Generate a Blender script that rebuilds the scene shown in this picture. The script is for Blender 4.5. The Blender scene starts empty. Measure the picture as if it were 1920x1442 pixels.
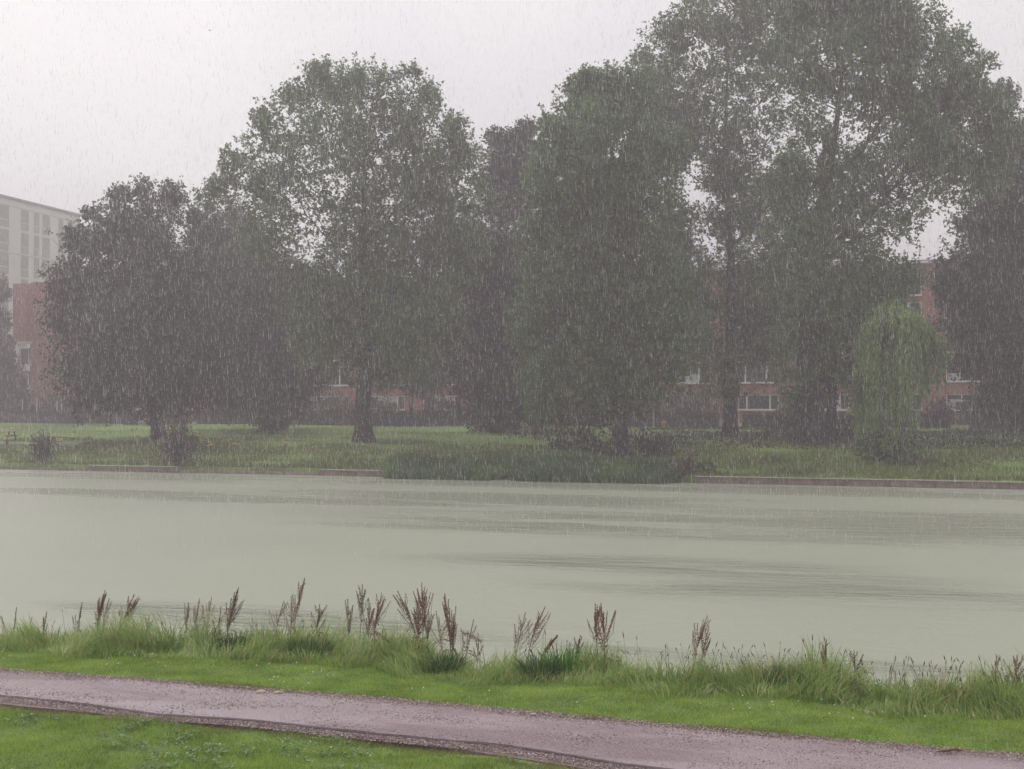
import bpy, math, random
import numpy as np
from mathutils import Vector, Matrix, noise

random.seed(7)
RNG = np.random.default_rng(7)
sc = bpy.context.scene
COL = sc.collection

# ------------------------------------------------------------------ camera
F = 2637.0                       # focal length in pixels of the 1920 px wide photograph
CAM_Z = 4.3
PITCH = math.atan(44.0 / F)
cam_d = bpy.data.cameras.new('camera')
cam = bpy.data.objects.new('camera', cam_d)
COL.objects.link(cam)
cam_d.sensor_width = 36.0
cam_d.lens = F / 1920.0 * 36.0
cam_d.clip_start = 0.1
cam_d.clip_end = 6000.0
cam.location = (0, 0, CAM_Z)
cam.rotation_euler = (math.pi / 2 + PITCH, 0, 0)
sc.camera = cam

# ------------------------------------------------------------------ sky, sun, exposure
SUN_EL, SUN_AZ = math.radians(52), math.radians(-50)    # azimuth from +Y towards +X
world = bpy.data.worlds.new('World')
sc.world = world
world.use_nodes = True
wn, wl = world.node_tree.nodes, world.node_tree.links
wn.clear()
sky = wn.new('ShaderNodeTexSky'); sky.sky_type = 'NISHITA'; sky.sun_disc = False
sky.sun_elevation = SUN_EL; sky.sun_rotation = SUN_AZ
tc = wn.new('ShaderNodeTexCoord')
mp = wn.new('ShaderNodeMapping'); mp.inputs['Scale'].default_value = (1.3, 1.3, 2.6)
nz = wn.new('ShaderNodeTexNoise'); nz.inputs['Scale'].default_value = 1.6; nz.inputs['Detail'].default_value = 3.0
cr = wn.new('ShaderNodeValToRGB')
cr.color_ramp.elements[0].position = 0.32; cr.color_ramp.elements[0].color = (0.735, 0.70, 0.735, 1)
cr.color_ramp.elements[1].position = 0.66; cr.color_ramp.elements[1].color = (1.0, 0.965, 0.955, 1)
sc_ = wn.new('ShaderNodeVectorMath'); sc_.operation = 'SCALE'; sc_.inputs['Scale'].default_value = 11.0
mx = wn.new('ShaderNodeMixRGB'); mx.inputs['Fac'].default_value = 0.93
bg = wn.new('ShaderNodeBackground'); bg.inputs['Strength'].default_value = 0.1
out = wn.new('ShaderNodeOutputWorld')
wl.new(tc.outputs['Generated'], mp.inputs['Vector']); wl.new(mp.outputs['Vector'], nz.inputs['Vector'])
wl.new(nz.outputs['Fac'], cr.inputs['Fac']); wl.new(cr.outputs['Color'], sc_.inputs[0])
# an overcast sky brightens steadily from the horizon to the zenith
sx_ = wn.new('ShaderNodeSeparateXYZ'); wl.new(tc.outputs['Generated'], sx_.inputs[0])
mr = wn.new('ShaderNodeMapRange'); mr.inputs['From Min'].default_value = 0.1; mr.inputs['From Max'].default_value = 1.0
mr.inputs['To Min'].default_value = 8.9; mr.inputs['To Max'].default_value = 17.0
dt_ = wn.new('ShaderNodeVectorMath'); dt_.operation = 'DOT_PRODUCT'      # brighter on the side where the sun stands behind the clouds
dt_.inputs[1].default_value = (math.sin(SUN_AZ) * math.cos(SUN_EL), math.cos(SUN_AZ) * math.cos(SUN_EL), math.sin(SUN_EL))
wl.new(tc.outputs['Generated'], dt_.inputs[0])
mr2 = wn.new('ShaderNodeMapRange'); mr2.inputs['From Min'].default_value = -1; mr2.inputs['From Max'].default_value = 1
mr2.inputs['To Min'].default_value = 0.62; mr2.inputs['To Max'].default_value = 1.20
wl.new(dt_.outputs['Value'], mr2.inputs['Value'])
mm = wn.new('ShaderNodeMath'); mm.operation = 'MULTIPLY'
wl.new(mr.outputs['Result'], mm.inputs[0]); wl.new(mr2.outputs['Result'], mm.inputs[1])
wl.new(sx_.outputs['Z'], mr.inputs['Value']); wl.new(mm.outputs[0], sc_.inputs['Scale'])
wl.new(sky.outputs['Color'], mx.inputs['Color1']); wl.new(sc_.outputs['Vector'], mx.inputs['Color2'])
wl.new(mx.outputs['Color'], bg.inputs['Color']); wl.new(bg.outputs['Background'], out.inputs['Surface'])

sun_d = bpy.data.lights.new('sun', 'SUN'); sun_d.energy = 1.3; sun_d.angle = math.radians(35); sun_d.color = (1.0, 0.97, 0.93)
sun = bpy.data.objects.new('sun', sun_d); COL.objects.link(sun)
sdir = Vector((math.sin(SUN_AZ) * math.cos(SUN_EL), math.cos(SUN_AZ) * math.cos(SUN_EL), math.sin(SUN_EL)))
sun.rotation_euler = sdir.to_track_quat('Z', 'Y').to_euler()

sc.view_settings.view_transform = 'Standard'
sc.view_settings.look = 'None'
sc.view_settings.gamma = 1.0
sc.view_settings.exposure = 0.0
sc.view_settings.use_curve_mapping = False
cy = sc.cycles
cy.max_bounces = 5; cy.diffuse_bounces = 3; cy.glossy_bounces = 2; cy.transmission_bounces = 4
cy.volume_bounces = 0; cy.transparent_max_bounces = 8
cy.use_denoising = True; cy.denoiser = 'OPENIMAGEDENOISE'; cy.denoising_input_passes = 'RGB_ALBEDO_NORMAL'
cy.use_adaptive_sampling = True; cy.adaptive_threshold = 0.015
cy.caustics_reflective = False; cy.caustics_refractive = False
cy.sample_clamp_indirect = 4.0

HAZE_DENSITY = 0.0023
HAZE_COLOR = (1.0, 0.93, 0.96, 1)

# ------------------------------------------------------------------ frame of the place
# s = metres across the canal (away from the viewer), t = metres along it (towards the left of the view)
N = np.array([0.363, 0.932]); N /= np.linalg.norm(N)
U = np.array([-N[1], N[0]])
ANG = math.atan2(U[1], U[0])     # rotation of local +X to the +t direction
ROT_T = ANG
def P(s, t, z=0.0):
    return np.array([N[0] * s + U[0] * t, N[1] * s + U[1] * t, z])
def ST(x, y):
    return N[0] * x + N[1] * y, U[0] * x + U[1] * y
cp, sp_ = math.cos(PITCH), math.sin(PITCH)
def ray(px, py):
    a, b = (px - 960) / F, (721 - py) / F
    return np.array([a, cp - sp_ * b, sp_ + cp * b])
def at_s(px, py, s):             # point on the vertical plane at distance s
    d = ray(px, py); k = s / (d[0] * N[0] + d[1] * N[1])
    return np.array([0, 0, CAM_Z]) + d * k
def at_z(px, py, z):
    d = ray(px, py); k = (z - CAM_Z) / d[2]
    return np.array([0, 0, CAM_Z]) + d * k
def at_Y(px, py, Y):
    d = ray(px, py); return np.array([0, 0, CAM_Z]) + d * (Y / d[1])

def lerp_tab(tab, x):
    return np.interp(x, [a for a, _ in tab], [b for _, b in tab])

FAR_PROF = [(79.0, 0.36), (79.8, 0.46), (84, 1.05), (88.5, 1.72), (92, 1.95), (100, 2.2), (120, 2.62), (135, 2.75), (160, 2.8), (400, 3.0), (3000, 3.0)]
def far_z(s, t):
    z = lerp_tab(FAR_PROF, s)
    if np.isscalar(s) or np.ndim(s) == 0:
        return float(z + 0.08 * math.sin(t * .21 + s * .3) * min(1, max(0, (s - 80) / 4)))
    return z + 0.08 * np.sin(t * .21 + s * .3) * np.clip((s - 80) / 4, 0, 1)
def far_pt(px, py):              # point of the far bank seen at a pixel of the photograph
    lo, hi = 79.3, 134.0
    for _ in range(40):
        m = (lo + hi) / 2
        p = at_s(px, py, m); _, t = ST(p[0], p[1])
        if p[2] > far_z(m, t): lo = m
        else: hi = m
    _, t = ST(*at_s(px, py, lo)[:2])
    return P(lo, t, far_z(lo, t))

# near bank: shoreline and path, as polylines in (t, s)
NEAR_Z = 0.70
def near_line(pts, z=NEAR_Z):
    r = []
    for px, py in pts:
        p = at_z(px, py, z); s, t = ST(p[0], p[1]); r.append((t, s))
    r.sort(); return r
EDGE = []
for px, s in ((-150, 17.3), (0, 17.5), (200, 17.9), (400, 18.1), (560, 18.6), (760, 18.6), (860, 18.0), (920, 17.85), (1000, 18.3), (1100, 18.55), (1300, 18.35), (1500, 18.6), (1700, 18.3), (1900, 18.4), (2100, 18.4)):
    p = at_s(px, 1200, s); EDGE.append((ST(p[0], p[1])[1], s))
EDGE.sort()
PATH_FAR = near_line([(-200, 1246), (0, 1263), (240, 1279), (480, 1300), (720, 1318), (960, 1340), (1200, 1363), (1450, 1387), (1700, 1407), (1920, 1427), (2200, 1454)])
PATH_NEAR = near_line([(-200, 1292), (0, 1310), (120, 1322), (300, 1346), (480, 1358), (656, 1378), (957, 1406), (1150, 1438), (1400, 1468), (1800, 1515), (2200, 1560)])
GRAV_NEAR = near_line([(-200, 1302), (0, 1323), (100, 1333), (402, 1362), (543, 1372), (806, 1398), (900, 1415), (1025, 1434), (1200, 1462), (1500, 1500), (2200, 1590)])
def edge_s(t): return lerp_tab(EDGE, t) + 0.10 * np.sin(t * 2.3) + 0.06 * np.sin(t * 5.1 + 1)
def near_z(s, t):
    e = edge_s(t)
    z = np.interp(s - e, [-1.4, -0.5, 0.0, 0.35, 0.8, 3.0], [NEAR_Z, NEAR_Z - .04, NEAR_Z - .14, NEAR_Z - .4, -0.15, -1.2])
    rise = np.interp(s, [-60, -8, 2, 9.5], [3.0, 2.6, 2.2, 0.0])
    return z + rise + 0.015 * np.sin(s * 3.1 + t) + 0.015 * np.sin(t * 2.7)

# ------------------------------------------------------------------ object helpers
def tag(o, label=None, cat=None, group=None, kind=None):
    if label: o['label'] = label
    if cat: o['category'] = cat
    if group: o['group'] = group
    if kind: o['kind'] = kind
    return o
def link(o, parent=None):
    COL.objects.link(o)
    if parent is not None: o.parent = parent
    return o
def empty(name, loc, rz=0.0):
    o = bpy.data.objects.new(name, None); o.empty_display_size = 0.3
    o.location = Vector([float(v) for v in loc]); o.rotation_euler = (0, 0, rz)
    return link(o)
def np_mesh(name, v, f, mat, parent=None, smooth=False):
    """v (n,3), f (m,k) with constant k, or list of arrays"""
    me = bpy.data.meshes.new(name)
    fs = f if isinstance(f, list) else [f]
    v = np.asarray(v, dtype=np.float32)
    me.vertices.add(len(v)); me.vertices.foreach_set('co', v.ravel())
    nl = sum(a.size for a in fs); npoly = sum(len(a) for a in fs)
    me.loops.add(nl); me.loops.foreach_set('vertex_index', np.concatenate([a.ravel() for a in fs]).astype(np.int32))
    me.polygons.add(npoly)
    tot = np.concatenate([np.full(len(a), a.shape[1], dtype=np.int32) for a in fs])
    start = np.concatenate([[0], np.cumsum(tot)[:-1]]).astype(np.int32)
    me.polygons.foreach_set('loop_start', start); me.polygons.foreach_set('loop_total', tot)
    me.polygons.foreach_set('use_smooth', np.full(npoly, bool(smooth)))
    me.update(calc_edges=True)
    for m in (mat if isinstance(mat, (list, tuple)) else [mat]): me.materials.append(m)
    o = bpy.data.objects.new(name, me)
    return link(o, parent)
class MB:
    def __init__(s): s.v = []; s.q = []; s.t = []; s.n = 0
    def add(s, v, q=None, t=None):
        v = np.asarray(v, float)
        if q is not None: s.q.append(np.asarray(q, int) + s.n)
        if t is not None: s.t.append(np.asarray(t, int) + s.n)
        s.v.append(v); s.n += len(v)
    def box(s, c, h, rz=0.0, R=None, taper=1.0):
        c = np.asarray(c, float); sx, sy, sz = h
        v = np.array([(-sx, -sy, -sz), (sx, -sy, -sz), (sx, sy, -sz), (-sx, sy, -sz), (-sx * taper, -sy * taper, sz), (sx * taper, -sy * taper, sz), (sx * taper, sy * taper, sz), (-sx * taper, sy * taper, sz)])
        if rz: ca, sa = math.cos(rz), math.sin(rz); v = v @ np.array([[ca, sa, 0], [-sa, ca, 0], [0, 0, 1]])
        if R is not None: v = v @ np.asarray(R).T
        s.add(v + c, q=[(0, 3, 2, 1), (4, 5, 6, 7), (0, 1, 5, 4), (1, 2, 6, 5), (2, 3, 7, 6), (3, 0, 4, 7)])
    def tube(s, pts, rad, n=6, cap=True):
        pts = np.asarray(pts, float); m = len(pts)
        rad = np.broadcast_to(np.asarray(rad, float), (m,))
        d = np.gradient(pts, axis=0); d /= np.linalg.norm(d, axis=1)[:, None] + 1e-9
        ref = np.array([0.31, 0.2, 0.93]); ref2 = np.array([1.0, 0.1, 0.0])
        a = np.cross(d, ref); bad = np.linalg.norm(a, axis=1) < .35
        a[bad] = np.cross(d[bad], ref2)
        for i in range(1, m):
            pr = a[i - 1] - d[i] * np.dot(a[i - 1], d[i])
            if np.linalg.norm(pr) > 1e-3: a[i] = pr
        a /= np.linalg.norm(a, axis=1)[:, None]; b = np.cross(d, a)
        th = np.arange(n) / n * 2 * math.pi
        v = pts[:, None, :] + rad[:, None, None] * (np.cos(th)[None, :, None] * a[:, None, :] + np.sin(th)[None, :, None] * b[:, None, :])
        i0 = (np.arange(m - 1)[:, None] * n + np.arange(n)[None, :]); i1 = (np.arange(m - 1)[:, None] * n + (np.arange(n)[None, :] + 1) % n)
        q = np.stack([i0, i1, i1 + n, i0 + n], -1).reshape(-1, 4)
        v = v.reshape(-1, 3)
        if cap:
            v = np.vstack([v, pts[-1][None] + d[-1] * rad[-1] * .5, pts[0][None]]); k = m * n
            tt = [((m - 1) * n + j, (m - 1) * n + (j + 1) % n, k) for j in range(n)] + [((j + 1) % n, j, k + 1) for j in range(n)]
            s.add(v, q=q, t=tt)
        else: s.add(v, q=q)
    def build(s, name, mat, parent=None, smooth=False):
        f = []
        if s.q: f.append(np.vstack(s.q))
        if s.t: f.append(np.vstack(s.t))
        return np_mesh(name, np.vstack(s.v), f, mat, parent, smooth)

def unit(a): return a / (np.linalg.norm(a, axis=-1, keepdims=True) + 1e-9)
def leaf_quads(C, A, Nrm, ln, wd):
    """rhombic leaves: centre C, axis A, normal-ish Nrm; returns verts, quads"""
    A = unit(A); B = unit(np.cross(A, Nrm))
    ln = np.broadcast_to(ln, (len(C),))[:, None]; wd = np.broadcast_to(wd, (len(C),))[:, None]
    v = np.stack([C - A * ln * .5, C + B * wd * .5 - A * ln * .05, C + A * ln * .5, C - B * wd * .5 - A * ln * .05], 1).reshape(-1, 3)
    return v, np.arange(len(C) * 4).reshape(-1, 4)
def leaf_tris(C, A, Nrm, ln, wd):
    A = unit(A); B = unit(np.cross(A, Nrm)); ln = ln[:, None]; wd = wd[:, None]
    v = np.stack([C - A * ln * .45 + B * wd * .5, C - A * ln * .35 - B * wd * .5, C + A * ln * .55], 1).reshape(-1, 3)
    return v, np.arange(len(C) * 3).reshape(-1, 3)
def rnd_dir(n): return unit(RNG.normal(size=(n, 3)))

def vnoise0(s_, t_, f, o=0.0): return np.array([noise.noise(Vector((a * f, b_ * f, o))) for a, b_ in zip(s_, t_)])
def blades(base, h, lean_dir, lean, width, segs=3):
    """curved grass blades; base (n,3), h (n), lean_dir (n) angle, lean (n) bend amount as share of height"""
    n = len(base)
    ld = np.stack([np.cos(lean_dir), np.sin(lean_dir), np.zeros(n)], 1)
    face = RNG.uniform(0, math.pi, n); sd = np.stack([np.cos(face), np.sin(face), np.zeros(n)], 1)
    rows = []
    for k in range(segs):
        u = k / segs
        c = base + np.array([0, 0, 1.0]) * (h * (u - .35 * lean * u * u))[:, None] + ld * (h * lean * u ** 2)[:, None]
        w = (width * (1 - .55 * u))[:, None] * .5
        rows += [c - sd * w, c + sd * w]
    tip = base + np.array([0, 0, 1.0]) * (h * (1 - .35 * lean))[:, None] + ld * (h * lean)[:, None]
    rows.append(tip)
    V = np.stack(rows, 1); m = V.shape[1]
    off = np.arange(n)[:, None] * m
    q = [(2 * k, 2 * k + 1, 2 * k + 3, 2 * k + 2) for k in range(segs - 1)]
    fq = (off[:, :, None] + np.array(q)[None]).reshape(-1, 4) if q else None
    ft = (off + np.array([2 * segs - 2, 2 * segs - 1, m - 1])[None]).reshape(-1, 3)
    return V.reshape(-1, 3), ([fq, ft] if fq is not None else [ft])

# ------------------------------------------------------------------ materials
def new_mat(name):
    m = bpy.data.materials.new(name); m.use_nodes = True
    nt = m.node_tree; b = nt.nodes['Principled BSDF']
    return m, nt, b
def ramp(nt, fac, stops):
    r = nt.nodes.new('ShaderNodeValToRGB'); e = r.color_ramp.elements
    while len(e) < len(stops): e.new(0.5)
    for i, (p, c) in enumerate(stops): e[i].position = p; e[i].color = (*c, 1)
    nt.links.new(fac, r.inputs['Fac']); return r.outputs['Color']
def ntex(nt, scale, detail=4, rough=.55, vec=None, stretch=None, rot=0.0):
    t = nt.nodes.new('ShaderNodeTexNoise'); t.inputs['Scale'].default_value = scale; t.inputs['Detail'].default_value = detail; t.inputs['Roughness'].default_value = rough
    if vec is None:
        c = nt.nodes.new('ShaderNodeNewGeometry'); vec = c.outputs['Position']
    if stretch:
        m1 = nt.nodes.new('ShaderNodeMapping'); m1.inputs['Rotation'].default_value = (0, 0, -rot)
        nt.links.new(vec, m1.inputs['Vector'])
        m2 = nt.nodes.new('ShaderNodeMapping'); m2.inputs['Scale'].default_value = stretch
        nt.links.new(m1.outputs['Vector'], m2.inputs['Vector']); vec = m2.outputs['Vector']
    nt.links.new(vec, t.inputs['Vector']); return t.outputs['Fac']
def bump(nt, b, h, strength, dist=0.02):
    n = nt.nodes.new('ShaderNodeBump'); n.inputs['Distance'].default_value = dist
    if isinstance(strength, float): n.inputs['Strength'].default_value = strength
    else: nt.links.new(strength, n.inputs['Strength'])
    nt.links.new(h, n.inputs['Height']); nt.links.new(n.outputs['Normal'], b.inputs['Normal']); return n
def mixc(nt, fac, a, b_, mode='MIX'):
    m = nt.nodes.new('ShaderNodeMixRGB'); m.blend_type = mode
    for sock, v in (('Fac', fac), ('Color1', a), ('Color2', b_)):
        if hasattr(v, 'links') or hasattr(v, 'is_linked'): nt.links.new(v, m.inputs[sock])
        elif sock == 'Fac': m.inputs[sock].default_value = v
        else: m.inputs[sock].default_value = (*v, 1)
    return m.outputs['Color']
def math_n(nt, op, a, b_=None, clamp=False):
    m = nt.nodes.new('ShaderNodeMath'); m.operation = op; m.use_clamp = clamp
    for i, v in enumerate((a, b_)):
        if v is None: continue
        if isinstance(v, (int, float)): m.inputs[i].default_value = v
        else: nt.links.new(v, m.inputs[i])
    return m.outputs[0]

def leaf_mat(name, dark, mid, light, transl=0.25, rough=.5, patch=.35, tint=None):
    """leaf colour varies from leaf to leaf and in larger patches of the plant"""
    m, nt, b = new_mat(name)
    g = nt.nodes.new('ShaderNodeNewGeometry')
    f = math_n(nt, 'ADD', math_n(nt, 'MULTIPLY', g.outputs['Random Per Island'], .42), math_n(nt, 'SUBTRACT', math_n(nt, 'MULTIPLY', ntex(nt, patch, 3), 1.15), .22))
    c = ramp(nt, f, [(.2, dark), (.55, mid), (.92, light)])
    nt.links.new(c, b.inputs['Base Color']); b.inputs['Roughness'].default_value = rough
    b.inputs['Specular IOR Level'].default_value = .35
    tr = nt.nodes.new('ShaderNodeBsdfTranslucent'); nt.links.new(c, tr.inputs['Color'])
    mxs = nt.nodes.new('ShaderNodeMixShader'); mxs.inputs[0].default_value = transl
    o = nt.nodes['Material Output']
    nt.links.new(b.outputs[0], mxs.inputs[1]); nt.links.new(tr.outputs[0], mxs.inputs[2]); nt.links.new(mxs.outputs[0], o.inputs['Surface'])
    return m
def plain(name, col, rough=.6, var=.25, scale=3.0, metallic=0.0, bmp=0.0):
    m, nt, b = new_mat(name)
    f = ntex(nt, scale, 5)
    lo = tuple(max(0, c * (1 - var)) for c in col); hi = tuple(min(1, c * (1 + var)) for c in col)
    nt.links.new(ramp(nt, f, [(.3, lo), (.7, hi)]), b.inputs['Base Color'])
    b.inputs['Roughness'].default_value = rough; b.inputs['Metallic'].default_value = metallic
    if bmp: bump(nt, b, ntex(nt, scale * 8, 4), bmp)
    return m

M = {}
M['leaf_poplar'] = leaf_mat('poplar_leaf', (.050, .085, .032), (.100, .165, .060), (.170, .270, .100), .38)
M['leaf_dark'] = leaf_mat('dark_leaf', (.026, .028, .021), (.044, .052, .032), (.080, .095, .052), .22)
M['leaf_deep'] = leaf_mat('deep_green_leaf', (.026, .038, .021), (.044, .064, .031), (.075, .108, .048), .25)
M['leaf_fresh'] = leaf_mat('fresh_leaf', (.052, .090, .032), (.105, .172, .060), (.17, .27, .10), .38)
M['leaf_willow'] = leaf_mat('willow_leaf', (.068, .11, .038), (.15, .225, .072), (.28, .385, .13), .3)
M['leaf_autumn'] = leaf_mat('brownish_leaf', (.055, .045, .030), (.085, .075, .04), (.12, .12, .06), .25)
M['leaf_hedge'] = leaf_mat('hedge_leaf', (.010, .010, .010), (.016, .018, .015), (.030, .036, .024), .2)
M['leaf_twiggy'] = leaf_mat('twiggy_shrub_leaf', (.032, .026, .026), (.050, .042, .038), (.075, .07, .05), .2)
M['reed'] = leaf_mat('reed_blade', (.034, .066, .020), (.078, .145, .040), (.18, .29, .08), .3, patch=.5)
M['rough_grass'] = leaf_mat('rough_bank_grass', (.075, .090, .026), (.14, .168, .040), (.22, .26, .065), .25, patch=.16)
M['bark'] = plain('tree_bark', (.040, .031, .031), .85, .5, 3.5, bmp=.9)

# near grass
def grass_mat(name, dark, mid, light, straw, patch, straw_share):
    m, nt, b = new_mat(name)
    g = nt.nodes.new('ShaderNodeNewGeometry')
    f = math_n(nt, 'ADD', math_n(nt, 'MULTIPLY', g.outputs['Random Per Island'], .42), math_n(nt, 'SUBTRACT', math_n(nt, 'MULTIPLY', ntex(nt, patch, 5, .65), 1.2), .24))
    c = ramp(nt, f, [(.25, dark), (.55, mid), (.85, light)])
    w = nt.nodes.new('ShaderNodeTexWhiteNoise'); w.noise_dimensions = '1D'; nt.links.new(g.outputs['Random Per Island'], w.inputs['W'])
    sel = math_n(nt, 'LESS_THAN', w.outputs['Value'], straw_share)
    c = mixc(nt, sel, c, straw)
    nt.links.new(c, b.inputs['Base Color']); b.inputs['Roughness'].default_value = .45
    b.inputs['Specular IOR Level'].default_value = .35
    tr = nt.nodes.new('ShaderNodeBsdfTranslucent'); nt.links.new(c, tr.inputs['Color'])
    mxs = nt.nodes.new('ShaderNodeMixShader'); mxs.inputs[0].default_value = .35
    o = nt.nodes['Material Output']
    nt.links.new(b.outputs[0], mxs.inputs[1]); nt.links.new(tr.outputs[0], mxs.inputs[2]); nt.links.new(mxs.outputs[0], o.inputs['Surface'])
    return m
M['lawn'] = grass_mat('lawn_blade', (.115, .205, .032), (.25, .385, .066), (.37, .52, .11), (.38, .34, .15), 1.6, .05)
M['tall_grass'] = grass_mat('tall_grass_blade', (.12, .20, .045), (.235, .36, .085), (.40, .50, .17), (.50, .44, .24), 1.1, .16)
M['dry_grass'] = grass_mat('dry_edge_blade', (.10, .11, .03), (.19, .20, .06), (.30, .28, .10), (.32, .24, .12), 3, .25)
M['weed'] = leaf_mat('lawn_weed_leaf', (.06, .12, .035), (.10, .18, .055), (.17, .26, .10), .25, .45, 2.0)

# ------------------------------------------------------------------ ground sheets
def grid(name, svals, tvals, zf, mat, smooth=True):
    S, T = np.meshgrid(svals, tvals, indexing='ij'); Z = zf(S, T)
    V = np.stack([N[0] * S + U[0] * T, N[1] * S + U[1] * T, Z], -1).reshape(-1, 3)
    a, b_ = S.shape; i = (np.arange(a - 1)[:, None] * b_ + np.arange(b_ - 1)[None])
    Q = np.stack([i, i + b_, i + b_ + 1, i + 1], -1).reshape(-1, 4)
    return np_mesh(name, V, Q, mat, smooth=smooth)

def near_z_arr(S, T):
    e = np.interp(T, [a for a, _ in EDGE], [b for _, b in EDGE]) + 0.10 * np.sin(T * 2.3) + 0.06 * np.sin(T * 5.1 + 1)
    d = S - e
    z = np.interp(d, [-1.4, -0.5, 0.0, 0.35, 0.8, 3.0], [NEAR_Z, NEAR_Z - .04, NEAR_Z - .14, NEAR_Z - .4, -0.15, -1.2])
    return z + np.interp(S, [-60, -8, 2, 9.5], [3.0, 2.6, 2.2, 0.0]) + 0.015 * np.sin(S * 3.1 + T) + 0.015 * np.sin(T * 2.7)

m, nt, b = new_mat('near_soil')
c = ramp(nt, ntex(nt, 2.2, 5), [(.3, (.08, .12, .03)), (.7, (.13, .19, .045))])
nt.links.new(c, b.inputs['Base Color']); b.inputs['Roughness'].default_value = .9
bump(nt, b, ntex(nt, 30, 4), .8)
M['near_soil'] = m
tv = np.concatenate([[-400, -150, -60, -30, -12], np.arange(-6, 32, .25), [40, 60, 100, 200, 500]])
grid('near_bank', np.concatenate([[-300, -60, -8, 0, 5], np.arange(8, 22, .2)]), tv, near_z_arr, M['near_soil']).__setitem__('kind', 'structure')

m, nt, b = new_mat('far_lawn')
f = math_n(nt, 'ADD', math_n(nt, 'MULTIPLY', ntex(nt, .10, 3, stretch=(1, 1, 1)), .7), math_n(nt, 'MULTIPLY', ntex(nt, 1.5, 4), .35))
c = ramp(nt, f, [(.36, (.055, .08, .022)), (.52, (.12, .19, .03)), (.68, (.18, .28, .042))])
nt.links.new(c, b.inputs['Base Color']); b.inputs['Roughness'].default_value = .9
bump(nt, b, ntex(nt, 8, 4), 1.0, .1)
M['far_lawn'] = m
fs = np.concatenate([[76, 79.14, 79.16], np.arange(79.4, 92, .5), np.arange(92, 140, 2), [150, 170, 200, 300, 600, 1200, 2500]])
ft_ = np.concatenate([[-2500, -800, -300, -120], np.arange(-60, 150, 1.5), [200, 400, 1000, 2500]])
def far_z_arr(S, T):
    z = far_z(S, T)
    return np.where(S < 79.15, -1.2, z)
grid('far_bank', fs, ft_, far_z_arr, M['far_lawn'])['kind'] = 'structure'

# ------------------------------------------------------------------ water
m, nt, b = new_mat('canal_water')
geo = nt.nodes.new('ShaderNodeNewGeometry')
rt = nt.nodes.new('ShaderNodeMapping'); rt.inputs['Rotation'].default_value = (0, 0, -ROT_T); nt.links.new(geo.outputs['Position'], rt.inputs['Vector'])
wob = ntex(nt, .12, 3, .6, stretch=(.5, 1.6, 1), rot=ROT_T)
pm = None                                   # gusts: long patches of sharper ripples lying along the canal
for px, py, ra, rs_ in ((1500, 985, 22, 5.5), (1700, 975, 12, 6), (900, 935, 17, 6), (620, 940, 16, 3), (1270, 1068, 8.5, 3.2), (1500, 1110, 7, 2.6), (600, 1165, 6.5, 1.9), (350, 1150, 4, 1.1), (1150, 1000, 13, 1.7), (1800, 1130, 6, 1.2), (1450, 1240, 5, .8), (250, 925, 14, 3), (1250, 915, 62, 4.5), (1050, 980, 10, 3), (1300, 1000, 14, 3)):
    g = at_z(px, py, 0.0); gs, gt = ST(g[0], g[1])
    lx = U[0] * g[0] + U[1] * g[1]; lyy = -(N[0] * g[0] + N[1] * g[1])
    sb = nt.nodes.new('ShaderNodeVectorMath'); sb.operation = 'SUBTRACT'; sb.inputs[1].default_value = (lx, lyy, 0); nt.links.new(rt.outputs['Vector'], sb.inputs[0])
    dv = nt.nodes.new('ShaderNodeVectorMath'); dv.operation = 'DIVIDE'; dv.inputs[1].default_value = (ra, rs_, 1e6); nt.links.new(sb.outputs[0], dv.inputs[0])
    ln_ = nt.nodes.new('ShaderNodeVectorMath'); ln_.operation = 'LENGTH'; nt.links.new(dv.outputs[0], ln_.inputs[0])
    e_ = math_n(nt, 'SUBTRACT', 1.15, ln_.outputs['Value'], True)
    pm = e_ if pm is None else math_n(nt, 'MAXIMUM', pm, e_)
pm = math_n(nt, 'MULTIPLY', math_n(nt, 'MULTIPLY', pm, 1.5), math_n(nt, 'MULTIPLY', math_n(nt, 'SUBTRACT', wob, .34, True), 5.0, True), True)
rip = ntex(nt, 3.2, 2, .55, stretch=(.16, 1.0, 1), rot=ROT_T + .10)
rip2 = ntex(nt, 9, 2, .6, stretch=(.4, 1.0, 1), rot=ROT_T - .1)
rip3 = ntex(nt, 1.5, 3, .65, stretch=(.22, 1.0, 1), rot=ROT_T + .2)
rip4 = ntex(nt, 24, 1, .5)                  # dimples of the falling drops
h = math_n(nt, 'ADD', math_n(nt, 'ADD', math_n(nt, 'ADD', math_n(nt, 'MULTIPLY', rip, .8), math_n(nt, 'MULTIPLY', rip4, .35)), math_n(nt, 'MULTIPLY', rip2, .7)), math_n(nt, 'MULTIPLY', math_n(nt, 'MULTIPLY', rip3, 2.2), math_n(nt, 'ADD', pm, .4)))
st = math_n(nt, 'ADD', math_n(nt, 'MULTIPLY', pm, .75), .3)
bump(nt, b, h, st, .10)
nt.links.new(ramp(nt, ntex(nt, .05, 3), [(.3, (.262, .280, .215)), (.7, (.296, .314, .242))]), b.inputs['Base Color'])
nt.links.new(math_n(nt, 'SUBTRACT', .40, math_n(nt, 'MULTIPLY', pm, .32)), b.inputs['Roughness'])
b.inputs['IOR'].default_value = 1.333
b.inputs['Specular IOR Level'].default_value = .5
M['water'] = m
grid('water', np.array([17.0, 30, 45, 60, 79.5]), np.array([-2500, -300, -50, 0, 50, 120, 400, 2500.]), lambda S, T: S * 0, M['water'])['kind'] = 'structure'

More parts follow.
